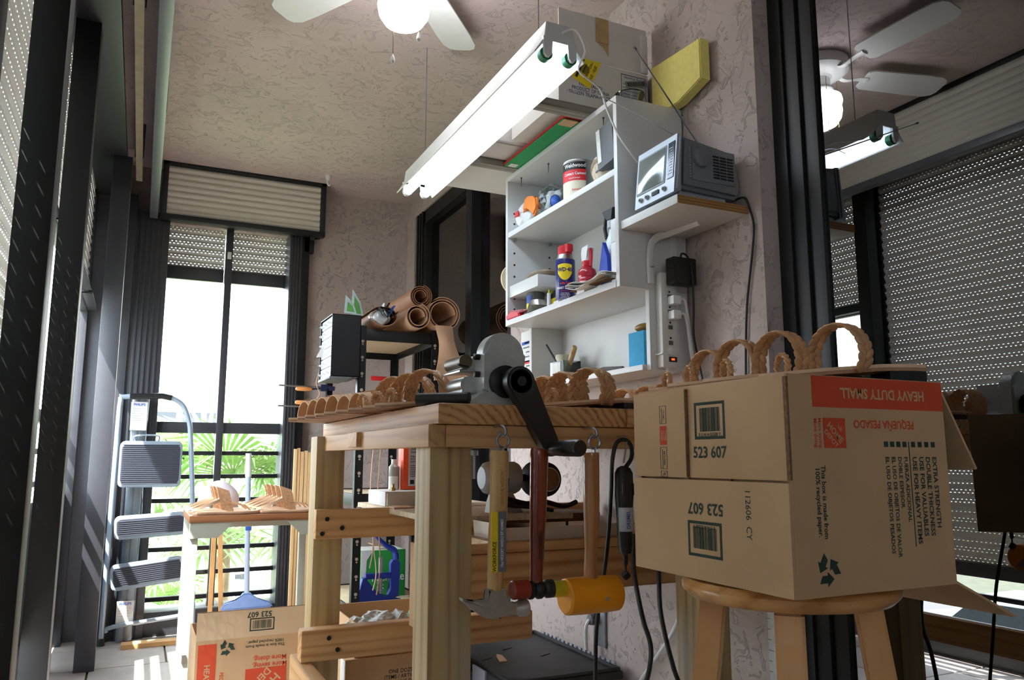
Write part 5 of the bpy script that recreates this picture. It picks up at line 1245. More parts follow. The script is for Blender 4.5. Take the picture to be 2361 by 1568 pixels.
# ================================================================ ON AND AROUND THE RACK
M_hide = mat('tan_hide', (206, 164, 130), .65, 0, .08, 12, .1, .001, 80)
M_hide2 = mat('brown_hide', (170, 122, 92), .65, 0, .1, 12)
def roll(name, label, c, r0, r1, turns, L, m, sq=1.0, tilt=0):
    t = thing(name, label, 'leather roll', (c[0], c[1]+L/2, c[2]-r1*sq), 0, 'rolled hides on the rack')
    n = int(turns*28); rows = []
    for i in range(n+1):
        a = 2*PI*turns*i/n; r = r0+(r1-r0)*i/n
        x, z = c[0]+r*math.cos(a+tilt), c[2]+r*math.sin(a+tilt)*sq
        rows.append([(x, c[1], z), (x, c[1]+L, z)])
    b = MB(); b.sheet(rows, .0035); b.build('rolled_sheet', m, t); return t
RZ = 1.516
ra = roll('leather_roll', 'large tan leather roll at the right end of the rack top', (1.325, 3.60, RZ+.092), .062, .092, 2.3, .5, M_hide, .95)
rows = []
for i in range(15):
    k = i/14; z = 1.545-.27*k; w = .048-.02*k if k < .3 else .042+.09*(k-.3)**1.3
    xc = 1.318+.045*k
    rows.append([(xc-w*.9, 3.585-.012*math.sin(k*3), z), (xc-w*.3, 3.58-.02*math.sin(k*4), z), (xc+w*.3, 3.58-.02*math.sin(k*4), z), (xc+w, 3.585-.012*math.sin(k*3), z)])
b = MB(); b.sheet(rows, .003); b.build('hanging_hide', M_hide, ra)
roll('leather_roll', 'middle tan leather roll on the rack with a torn corner', (1.185, 3.58, RZ+.067), .036, .067, 2.2, .5, M_hide)
roll('leather_roll', 'small brown leather roll lying on top of the two tan rolls', (1.225, 3.66, RZ+.185), .030, .062, 3.2, .45, M_hide2)
rd = roll('leather_roll', 'squashed leather roll stuffed with plastic on the left of the rack top', (1.02, 3.60, RZ+.055), .05, .075, 1.4, .45, M_hide2, .72)
pbg = thing('plastic_bag', 'clear plastic bag with blue print poking out of the squashed roll', 'bag', (1.03, 3.57, RZ+.03))
for k in range(5):
    a = R(30+28*k); rows = [[(1.03+.02*j*math.cos(a)*.9+.008*math.sin(j+k), 3.575-.01*j+.03*i, RZ+.05+.020*j*math.sin(a)*.8+.004*math.sin(i*2+j+k)) for i in range(4)] for j in range(5)]
    b = MB(); b.sheet(rows, .0008); b.build('film', M_bluel if k == 1 else M_clear, pbg)
blob('crumple', (1.01, 3.61, RZ+.06), (.05, .04, .035), mat('silver_film', (190, 194, 198), .3, .3, .1), pbg, 31, .3)
gl = thing('leaflet', 'folded green and blue leaflet standing on the drawer cabinet', 'leaflet', (.885, 3.62, 1.575))
M_leafl = mat('leaflet_print', (186, 206, 206), .6, 0, .2, 18); M_leafg = mat('leaflet_green', (96, 168, 84), .6, 0, .1)
for dx, dz, m in ((-.02, .0, M_leafl), (.02, .035, M_leafl)):
    b = MB(); b.prism([(.85+dx, 1.575), (.91+dx, 1.575), (.895+dx, 1.62+dz*.6), (.855+dx, 1.665+dz)], 3.62+dx*.8, 3.6215+dx*.8, 'Y'); b.build('leaf', m, gl)
    b = MB(); b.prism([(.862+dx, 1.585), (.90+dx, 1.582), (.887+dx, 1.612+dz*.6), (.865+dx, 1.63+dz)], 3.6185+dx*.8, 3.62+dx*.8, 'Y'); b.build('green_print', M_leafg, gl)
dc = thing('drawer_cabinet', 'black small-parts cabinet with clear drawers hung on the rack', 'drawer cabinet', (.845, 3.73, 1.275))
DX0, DX1, DY0, DY1, DZ0, DZ1 = .775, .912, 3.60, 3.86, 1.275, 1.568
b = MB(); b.box((DX0, DY0, DZ0), (DX1, DY0+.003, DZ1)); b.box((DX0, DY1-.003, DZ0), (DX1, DY1, DZ1)); b.box((DX0, DY0, DZ1-.003), (DX1, DY1, DZ1)); b.box((DX0, DY0, DZ0), (DX1, DY1, DZ0+.003)); b.box((DX1-.003, DY0, DZ0), (DX1, DY1, DZ1)); b.build('case', M_rack, dc, smooth=False)
bx('base_lip', (DX0-.004, DY0, DZ0-.01), (DX1-.04, DY1, DZ0-.0005), M_gpaint, dc, .001)
M_drawer = mat('clear_drawer', (216, 224, 232), .25, 0, .08)
for r_ in range(6):
    for c_ in range(3):
        y0 = DY0+.006+.083*c_; z0 = DZ0+.006+.0472*r_
        d_ = bx('drawer', (DX0+.006, y0, z0), (DX0+.10, y0+.080, z0+.042), M_drawer, dc, .001)
        b = MB(); b.prism([(DX0+.006, z0+.012), (DX0-.012, z0+.018), (DX0+.006, z0+.010)], y0+.015, y0+.065, 'Y'); b.build('drawer_pull', M_drawer, d_)
tg_ = thing('paper_tag', 'white paper tag hanging off the drawer cabinet edge', 'tag', (.755, 3.75, 1.40)); b = MB(); b.prism([(.735, 1.375), (.773, 1.385), (.773, 1.43), (.76, 1.425)], 3.75, 3.7508, 'Y'); b.build('tag', MATS['paper'], tg_)
# bar clamps on the rear post
M_clampb = mat('blue_clamp_iron', (38, 46, 84), .45, .3, .1)
for k, z in enumerate((1.28, 1.19)):
    cl = thing('bar_clamp', ('upper' if k == 0 else 'lower')+' blue bar clamp with orange wooden grip on the rack post', 'clamp', (.85, 4.33, z), 0, 'bar clamps on the rack')
    b = MB(); b.cyl((.655, 4.32, z+(.008 if k == 0 else -.012)), (.92, 4.32, z+(.004 if k == 0 else -.016)), .005, None, 10); b.build('bar', M_steel, cl)
    b = MB(); b.box((.875, 4.305, z-.016), (.915, 4.335, z+.02), .004); b.box((.92, 4.308, z-.012), (.955, 4.332, z+.012), .003); b.build('jaw', M_clampb, cl)
    b = MB(); b.lathe([(.007, .745), (.011, .752), (.012, .79), (.010, .822), (.006, .83)], (0, 4.315, z+(-.008 if k == 0 else .008)), axis='X', seg=16); b.build('grip', mat('orange_wood_grip', (222, 148, 84), .45, 0, .08), cl)
    b = MB(); b.cyl((.83, 4.315, z+(-.008 if k == 0 else .008)), (.88, 4.315, z+(-.004 if k == 0 else .006)), .004, None, 8); b.build('spindle', M_clampb, cl)
rc = thing('red_clamp', 'red bar clamp fixed to the rear right rack post', 'clamp', (1.28, 4.33, 1.34))
b = MB(); b.box((1.16, 4.315, 1.335), (1.25, 4.335, 1.36), .004); b.build('jaw', M_lred, rc); b = MB(); b.box((1.25, 4.318, 1.337), (1.30, 4.332, 1.358)); b.build('label_bar', M_tin, rc); b = MB(); b.box((1.30, 4.312, 1.33), (1.335, 4.337, 1.362), .003); b.build('head', mat('dark_red_iron', (120, 26, 30), .5), rc)
st_ = thing('copper_cord', 'brown leather cords hanging beside the rack post', 'cord', (.86, 4.2, .9))
for x, y, zt, zb, m in ((.862, 4.30, 1.36, 1.22, M_hide2), (.995, 3.62, .99, .40, M_hide2), (1.03, 3.62, .99, .28, M_hide2), (1.015, 3.63, .70, .30, M_hide)):
    b = MB(); b.tube([(x, y, zt), (x-.012, y, zt*.6+zb*.4), (x+.008, y, zt*.2+zb*.8), (x-.006, y, zb)], .0055, 6, flat=.4); b.build('strand', m, st_)

# green carton and blue press low in the rack
M_gcard = mat('green_carton', (40, 150, 66), .5, 0, .05); M_gdark = mat('green_carton_dark', (24, 110, 50), .5, 0, .05)
gb = thing('green_carton', 'green cardboard bottle carton with torn open top low in the rack', 'box', (1.10, 3.95, .221))
bx('carton', (1.02, 3.90, .2205), (1.25, 4.10, .445), M_gcard, gb, .002)
b = MB(); b.box((1.03, 3.91, .444), (1.24, 4.09, .4465)); b.build('white_top', M_whitep, gb)
b = MB(); b.box((1.08, 3.92, .455), (1.22, 4.0, .458), 0, Matrix.Rotation(R(14), 3, 'Y')); b.build('torn_flap', M_card, gb)
b = MB(); b.prism([(1.022, .445), (1.08, .445), (1.05, .40), (1.045, .30), (1.03, .26), (1.022, .27)], 3.898, 3.9, 'Y'); b.build('white_swirl', M_whitep, gb)
text('lettering', 'Premate', gb, (1.16, 3.8985, .315), (1,0,0), (0,0,1), .058, M_white_ink, .01, 0, .0003, sx=.85)
M_pblue = mat('blue_enamel', (24, 48, 148), .3, 0, .05)
pr_ = thing('hand_press', 'blue hand-lever setting press with black grip standing in the rack', 'press', (1.02, 3.75, .221))
PY0, PY1 = 3.715, 3.76
b = MB(); b.prism([(.93, .2215), (1.175, .2215), (1.175, .235), (1.13, .245), (1.06, .262), (1.02, .31), (1.0, .345), (.985, .34), (.975, .29), (.94, .24)], PY0, PY1, 'Y', .004); b.build('base_frame', M_pblue, pr_)
b = MB(); b.prism([(1.12, .24), (1.16, .25), (1.165, .40), (1.155, .418), (1.13, .418), (1.12, .40), (1.125, .29), (1.11, .26)], PY0, PY1, 'Y', .004); b.build('column', M_pblue, pr_)
b = MB(); b.prism([(1.0, .335), (1.13, .335), (1.13, .36), (1.0, .36)], PY0+.005, PY1-.005, 'Y', .003); b.build('guide_arm', M_pblue, pr_)
b = MB(); b.cyl((1.075, 3.737, .265), (1.075, 3.737, .43), .010, None, 16); b.build('ram', M_chrome, pr_)
b = MB(); b.tube([(1.075+.015*math.cos(a), 3.737+.015*math.sin(a), .27+.0028*a) for a in [i*.5 for i in range(48)]], .0022, 5); b.build('spring', M_chrome, pr_)
b = MB(); b.tube([(1.15, 3.737, .42), (1.14, 3.737, .46), (1.10, 3.737, .485), (1.05, 3.737, .53), (1.0, 3.737, .59)], [.02, .022, .017, .013, .012], 12, flat=.7); b.build('lever', M_pblue, pr_)
b = MB(); b.tube([(1.0, 3.737, .59), (.985, 3.737, .615), (.94, 3.737, .70)], [.016, .017, .014], 12); b.build('lever_grip', M_blackp, pr_)
bb = thing('dark_bottles', 'dark glass bottle standing beside the green carton', 'bottle', (1.285, 3.80, .221)); bb.name = 'dark_bottle'
b = MB(); b.lathe([(.028, 0), (.032, .004), (.032, .16), (.013, .20), (.012, .24)], (1.272, 3.80, .2212)); b.build('glass', mat('dark_glass', (26, 32, 26), .1, 0, .05), bb); b = MB(); b.lathe([(.014, .238), (.014, .255)], (1.272, 3.80, .2212)); b.build('cap', mat('cork', (170, 130, 90), .8), bb)

# ================================================================ ON THE BENCH SHELF
PZ = .7505
wbx = thing('white_tray_box', 'shallow white cardboard box with torn front on the particle board', 'box', (.83, 2.52, PZ))
bx('box', (.705, 2.42, PZ), (.95, 2.62, PZ+.045), M_wcard, wbx, .002); bx('torn_flap', (.71, 2.414, PZ+.002), (.83, 2.4195, PZ+.040), M_wcard, wbx, .001)
oc_ = thing('orange_case', 'bright orange plastic tool case with printed back card', 'case', (0.876, 2.55, PZ+.0455))
bx('case', (0.792, 2.52, PZ+.0455), (0.966, 2.58, PZ+.21), mat('orange_plastic', (232, 84, 34), .4, 0, .03), oc_, .008)
bx('back_card', (0.811, 2.5185, PZ+.058), (0.964, 2.52, PZ+.205), mat('grey_card', (196, 192, 196), .6, 0, .02), oc_, 0)
text('lettering', 'Stubby Ratchet and\nSocket Set', oc_, (0.817, 2.518, PZ+.175), (1,0,0), (0,0,1), .0115, M_lblack, .02, 0, .0003, align='LEFT', sx=.9)
text('lettering', 'Juego de destornillador\nde trinquete y dados de\npunta doble, de 20 pzas.', oc_, (0.817, 2.518, PZ+.147), (1,0,0), (0,0,1), .009, M_lblack, .018, 0, .0003, align='LEFT', sx=.9)
for k in range(7): bx('print_line', (0.817, 2.5178, PZ+.088+.006*k), (.866+.01*(k % 3), 2.5184, PZ+.0895+.006*k), M_lblack, oc_, 0)
bx('warning_mark', (0.817, 2.5178, PZ+.064), (0.831, 2.5184, PZ+.078), M_lblack, oc_, 0)
bo = thing('glue_bottle', 'small clear bottle with white cap beside the orange case', 'bottle', (0.771, 2.54, PZ+.0455))
b = MB(); b.lathe([(.016, 0), (.018, .003), (.018, .075), (.008, .085)], (0.771, 2.55, PZ+.0455)); b.build('bottle', mat('clear_bottle', (168, 166, 158), .15, 0, .05), bo)
b = MB(); b.lathe([(.009, .083), (.010, .085), (.009, .10)], (0.771, 2.55, PZ+.0455)); b.build('cap', M_plwhite, bo); wrap('label', (.771, 2.55), PZ+.0475, PZ+.09, .0184, 180, 300, MATS['paper'], bo)
sv = thing('brass_fitting', 'tiny brass fitting standing left of the glue bottle', 'fitting', (0.748, 2.48, PZ+.0455)); b = MB(); b.lathe([(.008, 0), (.008, .008), (.004, .01), (.004, .02), (.006, .022)], (0.748, 2.48, PZ+.0455), seg=12); b.build('fitting', M_brass, sv)
ls = thing('leather_piece', 'cut leather offcut lying at the left edge of the particle board', 'leather', (.715, 2.36, PZ)); b = MB(); b.prism([(.695, 2.29), (.76, 2.30), (.77, 2.38), (.72, 2.40), (.70, 2.36)], PZ+.0003, PZ+.004, 'Z'); b.build('offcut', M_hide, ls)
ms = thing('moving_scraps', 'clear plastic pouch of scraps at the back of the particle board', 'pouch', (.80, 2.655, PZ)); ms.name = 'scrap_pouch'; blob('pouch', (.80, 2.655, PZ+.02), (.05, .032, .022), M_clear, ms, 44, .15, flatz=-.0195); blob('scraps', (.80, 2.655, PZ+.014), (.038, .025, .013), M_hide, ms, 45, .2, flatz=-.0125)
# small bench grinder on a board
gr = thing('bench_grinder', 'silver motor with pale polishing wheel mounted on a dark board', 'grinder', (1.04, 2.02, .701))
bx('base_board', (.885, 1.95, .725), (1.20, 2.10, .748), mat('dark_board', (110, 72, 48), .6, 0, .1), gr, .002)
for x, y in ((.90, 1.96), (1.17, 1.96), (.90, 2.09), (1.17, 2.09)):
    b = MB(); b.cyl((x, y, .701), (x, y, .727), .004, None, 8); b.build('foot_screw', M_iron, gr)
b = MB(); b.lathe([(.03, .865), (.042, .875), (.045, .885), (.045, .965), (.04, .975)], (0, 2.03, .845), axis='X', seg=28); b.build('motor', M_silv, gr)
wrapx = MB(); wrapx.lathe([(.0455, .885), (.0455, .93)], (0, 2.03, .845), axis='X', seg=16, a0=R(180), a1=R(235), cap=False); wrapx.build('blue_label', M_bluel, gr)
b = MB(); b.prism([(.885, .7485), (.985, .7485), (.965, .775), (.95, .81), (.90, .81), (.89, .775)], 2.005, 2.055, 'Y', .003); b.build('pedestal', mat('pale_iron', (176, 176, 166), .5, .1, .05), gr)
b = MB(); b.cyl((.97, 2.03, .845), (1.06, 2.03, .845), .010, None, 12); b.build('shaft', M_iron, gr)
b = MB(); b.lathe([(.012, -.035), (.04, -.034), (.048, -.028), (.052, 0), (.052, .04)], (1.05, 2.02, .84), axis='Y', seg=28); b.build('wheel_guard', M_iron, gr)
b = MB(); b.lathe([(.001, -.040), (.028, -.040), (.031, -.036), (.031, -.03)], (1.055, 2.02, .84), axis='Y', seg=28); b.build('polishing_wheel', mat('wheel_tan', (150, 112, 84), .8, 0, .1), gr)
b = MB(); b.lathe([(.031, -.036), (.034, -.036), (.034, -.024), (.031, -.024)], (1.055, 2.02, .84), axis='Y', seg=28); b.build('wheel_rim', M_plwhite, gr)
b = MB(); b.tube([(.88, 2.0, .80), (.92, 1.985, .79), (.98, 1.98, .775), (1.03, 1.98, .78), (1.10, 1.985, .765), (1.15, 2.0, .775)], .007, 8); b.tube([(.88, 2.0, .785), (.93, 1.978, .772), (1.0, 1.972, .765), (1.06, 1.975, .755)], .006, 8); b.build('cord', M_blackp, gr)
bx('maker_label', (.887, 1.9485, .727), (.905, 1.95, .746), M_whitep, gr, 0)
wt = thing('white_tray', 'shallow white plastic tray on the bench shelf under the hammers', 'tray', (.99, 1.82, .701))
b = MB(); b.prism([(.80, .7405), (.803, .7005), (1.165, .7005), (1.19, .7405), (1.18, .7405), (1.16, .7045), (.808, .7045), (.806, .7405)], 1.765, 1.93, 'Y'); b.box((.80, 1.762, .7005), (1.18, 1.766, .732), .001); b.build('tray', mat('tray_white', (206, 196, 184), .5, 0, .03), wt)
bw = thing('brown_carton', 'brown carton standing behind the front bench post', 'box', (.78, 2.13, .431)); bx('carton', (.725, 2.05, .4305), (.83, 2.22, .66), M_card, bw, .001)

# ================================================================ UNDER THE BENCH
nb = thing('newspaper_box', 'open shallow carton full of crumpled newspaper behind the lower beam', 'box', (.80, 2.62, .30))
b = MB(); b.box((.63, 2.45, .30), (1.0, 2.80, .304)); b.box((.63, 2.45, .304), (.634, 2.80, .40)); b.box((.996, 2.45, .304), (1.0, 2.80, .40)); b.box((.634, 2.45, .304), (.996, 2.454, .40)); b.box((.634, 2.796, .304), (.996, 2.80, .40)); b.build('carton', M_card, nb, smooth=False)
M_news = mat('newsprint', (186, 186, 182), .85, 0, .3, 120, .2, .001, 60)
for i, (x, y, r_, m, lab) in enumerate(((.665, 2.52, .034, M_news, 'crumpled newspaper ball at the left end of the open carton'), (.715, 2.53, .045, M_news, 'large crumpled newspaper ball in the open carton'), (.79, 2.53, .042, M_news, 'crumpled newspaper ball in the middle of the open carton'), (.865, 2.54, .045, M_gcard, 'crumpled green and white printed paper in the open carton'), (.92, 2.53, .045, M_whitep, 'crumpled white paper at the right end of the open carton'))):
    tag(blob('paper_ball', (x, y, .375+.012*(i % 2)), (r_, r_*.9, r_*.85), m, None, 60+i, .3, 3, crumple=.16), lab, 'paper', 'crumpled paper in the open carton')
bl = bx('stacking_carton', (.60, 2.44, 0), (1.0, 2.82, .299), M_card, None, .002); tag(bl, 'dark brown printed carton on the floor under the newspaper box', 'box')
text('lettering', 'ONE DOZEN\nITEMS / ARTICLES\nUNE DOUZAINE D ARTICLES', bl, (.78, 2.4395, .235), (1,0,0), (0,0,1), .017, M_lblack, .005, 0, .0003, sx=.9)
b = MB(); rnd = random.Random(9)
for k in range(26): b.box((.845+.0045*k, 2.4392, .165), (.845+.0045*k+rnd.choice((.0012, .0026)), 2.44, .19))
o = b.build('barcode_bars', M_lblack, bl, smooth=False); o['kind'] = 'stuff'
bx('white_label', (.5994, 2.445, .17), (.605, 2.50, .295), MATS['paper'], bl, 0)
tt = thing('storage_tote', 'grey plastic storage tote with black dusty lid under the bench', 'tote', (1.17, 2.45, 0))
M_lid = mat('dusty_black_lid', (44, 44, 46), .6, 0, .35, 12); M_tote = mat('grey_tote', (150, 156, 172), .4, 0, .04)
b = MB(); 
tX0, tX1, tY0, tY1 = 1.02, 1.40, 2.17, 2.76
b.prism([(tX0+.03, 0), (tX1-.03, 0), (tX1-.008, .22), (tX0+.008, .22)], tY0+.02, tY1-.02, 'Y', .004); b.build('tub', M_tote, tt)
bx('lid', (tX0-.008, tY0-.005, .22), (tX1+.008, tY1+.005, .245), M_lid, tt, .006)
for lo, hi in (((tX0, tY0), (tX1, tY0+.012)), ((tX0, tY1-.012), (tX1, tY1)), ((tX0, tY0+.012), (tX0+.012, tY1-.012)), ((tX1-.012, tY0+.012), (tX1, tY1-.012))): bx('lid_rim', (lo[0], lo[1], .2455), (hi[0], hi[1], .256), M_lid, tt, .003)
for x, y in ((1.08, 2.48), (1.20, 2.58), (1.28, 2.45)): 
    b = MB(); b.prism([(x-.025, y-.02), (x+.02, y), (x-.005, y+.035)], .2455, .247, 'Z'); b.build('lid_arrow', M_lblack, tt)
for k in range(17): bx('lid_tooth', (tX1-.003, tY0+.03+.03*k, .252), (tX1+.004, tY0+.046+.03*k, .262), M_tote, tt, .001)
bx('latch', (tX0-.016, tY0+.15, .17), (tX0-.0085, tY0+.25, .25), M_tote, tt, .002)
lsc = tag(MB().prism([(1.10, 2.42), (1.125, 2.415), (1.14, 2.49), (1.13, 2.51), (1.115, 2.48)], .2455, .2490, 'Z').build('leather_scrap', M_hide), 'small curved leather scrap lying on the tote lid', 'leather')
rl = thing('steel_ruler', 'steel ruler standing against the wall edge behind the stool', 'ruler', (1.44, 1.545, 0)); bx('blade', (1.441, 1.528, 0), (1.4435, 1.56, .62), M_chrome, rl, 0)
for k in range(24): bx('tick', (1.4404, 1.55 if k % 4 else 1.543, .03+.025*k), (1.441, 1.56, .0312+.025*k), M_lblack, rl, 0)

# ================================================================ THE FAR LEFT END OF THE BALCONY
M_ladder = mat('grey_ladder_enamel', (150, 164, 176), .35, .2, .04); M_tread = mat('ribbed_black_tread', (58, 62, 72), .5, 0, .05)
ld = thing('step_ladder', 'folded grey steel step ladder with three black ribbed treads', 'ladder', (.09, 4.42, 0))
LYY = 4.40
b = MB(); pts = [(.30, LYY, .012), (.286, LYY, .30), (.262, LYY, .70), (.235, LYY, 1.02), (.22, LYY, 1.10), (.19, LYY, 1.17), (.14, LYY, 1.205), (.09, LYY, 1.215), (-.09, LYY, 1.205), (-.10, LYY, 1.19), (-.105, LYY+.01, 1.0), (-.11, LYY+.03, .012)]
b.tube(pts, .0125, 12); b.build('frame', M_ladder, ld)
b = MB(); b.tube([(.135, LYY, 1.207), (.09, LYY, 1.216), (-.06, LYY, 1.208)], .0155, 12); b.build('grip', M_blackp, ld)
b = MB(); b.tube([(.30, LYY+.03, .14), (.26, LYY+.03, .115), (-.06, LYY+.03, .085), (-.09, LYY+.03, .06)], .011, 10); b.build('rear_rail', M_ladder, ld)
for z0, z1, tl in ((.755, .985, 0), (.51, .625, 3), (.275, .40, 6)):
    x0, x1 = -.088, .24 if z0 < .7 else .20
    zc = (z0+z1)/2; M4 = Matrix.Translation(((x0+x1)/2, LYY-.018, zc)) @ Matrix.Rotation(R(-tl), 4, 'Y')
    b = MB(); w_, h_ = (x1-x0)/2, (z1-z0)/2; rr = .026; poly = []
    for cx_, cz_, a0 in ((w_-rr, h_-rr, 0), (-w_+rr, h_-rr, 90), (-w_+rr, -h_+rr, 180), (w_-rr, -h_+rr, 270)):
        for i in range(5): a = R(a0+90*i/4); poly.append((cx_+rr*math.cos(a), cz_+rr*math.sin(a)))
    b.prism(poly, -.012, .012, 'Y', .004); b.xf(M4); fr_ = b.build('tread_frame', M_ladder, ld)
    b = MB(); b.prism([(x*.93, z*(1-.018/h_)) for x, z in poly], -.0145, -.011, 'Y'); b.xf(M4); tr_ = b.build('tread_mat', M_tread, ld)
    n = int((h_*2-.03)/.0095)
    for k in range(n):
        z = -h_+.018+.0095*k; b = MB(); b.box((-w_*.9, -.0175, z), (w_*.9, -.0144, z+.0045), .0008); b.xf(M4); b.build('rib', M_tread, tr_)
b = MB(); b.tube([(-.02, LYY-.02, .985), (-.02, LYY-.03, 1.01), (.08, LYY-.03, 1.012), (.085, LYY-.02, .985)], .004, 8); b.build('release_handle', M_ladder, ld)
for x, y in ((.30, LYY), (-.11, LYY+.03)):
    b = MB(); b.cyl((x, y, 0), (x, y, .035), .018, .016, 12); b.build('foot', M_blackp, ld)
M_tubeg = mat('wrapped_tube_white', (214, 216, 220), .35, 0, .03)
pt = thing('tube_pack', 'wrapped white fluorescent tubes with paper labels standing in the corner', 'tube pack', (-.02, 4.47, 0))
for x in (-.030, .005):
    b = MB(); b.cyl((x, 4.475, .008), (x, 4.475, 1.215), .0185, None, 16); b.build('tube', M_tubeg, pt)
b = MB(); b.lathe([(.045, 0), (.04, .3), (.046, .6), (.038, .9), (.044, 1.2)], (-.012, 4.475, .01), seg=14, sx=1.0, sy=.55); b.build('film_wrap', M_clear, pt)
for z0, z1 in ((1.04, 1.185), (.085, .20)):
    bx('paper_label', (-.052, 4.4475, z0), (.025, 4.449, z1), MATS['paper'], pt, 0)
    text('lettering', 'PHILIPS', pt, (-.0135, 4.447, z1-.014), (1,0,0), (0,0,1), .018, mat('label_blue', (40, 90, 190), .5, 0, 0), .02, 0, .0003, sx=.95)
    for k in range(6 if z0 > 1 else 4): bx('print_line', (-.045, 4.447, z1-.035-.012*k), (.015-.01*(k % 2), 4.4474, z1-.0342-.012*k), M_gpaint, pt, 0)
fb = bx('floor_board', (-.02, 4.30, 0), (.62, 4.37, .022), wood('floor_board_wood', (222, 172, 112), (196, 140, 80), 'X', 12), None, .002); tag(fb, 'loose pine board lying on the tiles under the step ladder', 'board')
# small table with sandals
M_sage = mat('sage_paint', (176, 180, 164), .5, 0, .03)
tx0, tx1, ty0, ty1, tz = .185, .70, 3.20, 3.66, .686
tb3 = thing('side_table', 'small table with brown top and sage painted legs and corner braces', 'table', ((tx0+tx1)/2, (ty0+ty1)/2, 0))
bx('table_top', (tx0, ty0, tz-.026), (tx1, ty1, tz), wood('table_top_wood', (168, 112, 72), (120, 74, 44), 'X', 14, .4), tb3, .002)
for x, y in ((tx0+.004, ty0+.012), (tx1-.034, ty0+.012), (tx0+.004, ty1-.042), (tx1-.034, ty1-.042)): bx('leg', (x, y, 0), (x+.030, y+.030, tz-.0265), M_sage, tb3, .002)
for x, s_ in ((tx0+.004, 1), (tx1-.004, -1)):
    b = MB(); b.prism([(x, tz-.027), (x+s_*.155, tz-.027), (x+s_*.10, tz-.083), (x+s_*.034, tz-.083), (x, tz-.083)], ty0+.004, ty0+.011, 'Y'); b.build('corner_brace', M_sage, tb3)
bx('back_apron', (tx0+.034, ty1-.03, tz-.08), (tx1-.034, ty1-.02, tz-.027), M_sage, tb3, .001)
b = MB(); b.box((tx0+.002, ty0+.006, .16), (tx0+.016, ty0+.0125, .19)); b.build('hinge', M_steel, tb3)
pc = make_cuff(); G2 = 'tooled cuff sandals on the side table'
for i, (x, y, rz, lab) in enumerate(((.325, 3.255, R(184), 'tooled-cuff leather sandal at the front left of the small table'), (.32, 3.345, R(182), 'tooled-cuff sandal second from the front in the left group'), (.32, 3.43, R(180), 'tooled-cuff sandal at the back of the left group'), (.56, 3.255, R(183), 'tooled-cuff leather sandal at the front right of the small table'), (.555, 3.34, R(181), 'tooled-cuff sandal second from the front in the right group'), (.55, 3.425, R(182), 'tooled-cuff sandal third from the front in the right group'), (.545, 3.51, R(180), 'tooled-cuff sandal at the back of the right group'))):
    place(pc, i > 0, (x, y, tz), rz, lab, G2)
hb = tag(blob('cloth_bundle', (.315, 3.57, tz+.012), (.085, .05, .10), mat('lilac_cloth', (222, 214, 222), .9, 0, .04), None, 71, .09, 4, flatz=-.0115), 'pale lilac cloth bundle behind the left sandals on the small table', 'cloth')
# broom, rods, sticks
bm_ = thing('blue_broom', 'pale blue broom standing against the far window rails', 'broom', (.55, 4.44, .0))
b = MB(); b.cyl((.558, 4.44, .19), (.535, 4.46, .915), .0135, None, 12); b.build('pole', mat('pale_blue_tube', (176, 190, 210), .35, 0, .03), bm_); b = MB(); b.cyl((.539, 4.457, .80), (.535, 4.46, .925), .016, .0155, 12); b.build('pole_cap', M_plwhite, bm_)
b = MB(); b.box((.535, 4.43, .52), (.565, 4.455, .545), .003); b.build('clip', M_bluel, bm_)
b = MB(); b.prism([(.43, .125), (.69, .125), (.675, .15), (.61, .165), (.575, .20), (.54, .20), (.51, .165), (.445, .15)], 4.42, 4.46, 'Y', .006); b.build('head', mat('broom_blue', (120, 150, 205), .5, 0, .05), bm_)
b = MB(); b.prism([(.435, .002), (.685, .002), (.68, .125), (.44, .125)], 4.425, 4.455, 'Y', .004); b.build('bristles', mat('bristle_blue', (150, 172, 212), .9, 0, .2, 200), bm_)
for x0, x1, lab in ((.385, .385, 'straight orange wooden rod left of the broom'), (.412, .445, 'slanting orange wooden rod left of the broom')):
    w_ = thing('wooden_rod', lab, 'rod', ((x0+x1)/2, 4.5, 0), 0, 'orange rods by the window'); b = MB(); b.prism([(x0-.011, .56), (x0+.011, .56), (x1+.011, 0), (x1-.011, 0)], 4.485, 4.505, 'Y', .001); b.build('rod', mat('orange_rod_wood', (222, 168, 106), .6, 0, .1, 15), w_)
M_lath = wood('pine_lath', (228, 190, 138), (204, 158, 104), 'Z', 12)
for i, (x, w_, z1) in enumerate(((.795, .018, .95), (.815, .014, .955), (.832, .018, .935), (.853, .018, .94), (.873, .014, .93), (.89, .012, .925))):
    o = bx('pine_strip', (x-.02, 4.455+.004*(i % 2), 0), (x-.02+w_, 4.475+.004*(i % 2), z1), M_lath, None, .001)
    tag(o, ['leftmost', 'second', 'third', 'fourth', 'fifth', 'rightmost'][i]+' of six pine strips standing in the far corner', 'strip', 'pine strips in the corner')
# second moving box on the floor
fbx = thing('floor_moving_box', 'open cardboard moving box on the floor below the small table', 'box', (.38, 2.9, 0))
X0, X1, Y0, Y1, ZT = .20, .575, 2.75, 3.055, .328
b = MB(); b.box((X0, Y0, 0), (X1, Y1, .005)); b.box((X0, Y0, .005), (X1, Y0+.005, ZT)); b.box((X0, Y1-.005, .005), (X1, Y1, ZT)); b.box((X0, Y0+.005, .005), (X0+.005, Y1-.005, ZT)); b.box((X1-.005, Y0+.005, .005), (X1, Y1-.005, ZT)); b.build('body', M_card, fbx, smooth=False)
b = MB(); b.box((X0, Y0, ZT), (X1, Y0+.005, ZT+.085)); b.build('front_flap', mat('pale_cardboard', (208, 182, 150), .85, 0, .04, 8), fbx, smooth=False)
bx('flap_edge', (X0+.002, Y0+.0005, ZT+.0852), (X1-.002, Y0+.0045, ZT+.0865), M_card2, fbx, 0)
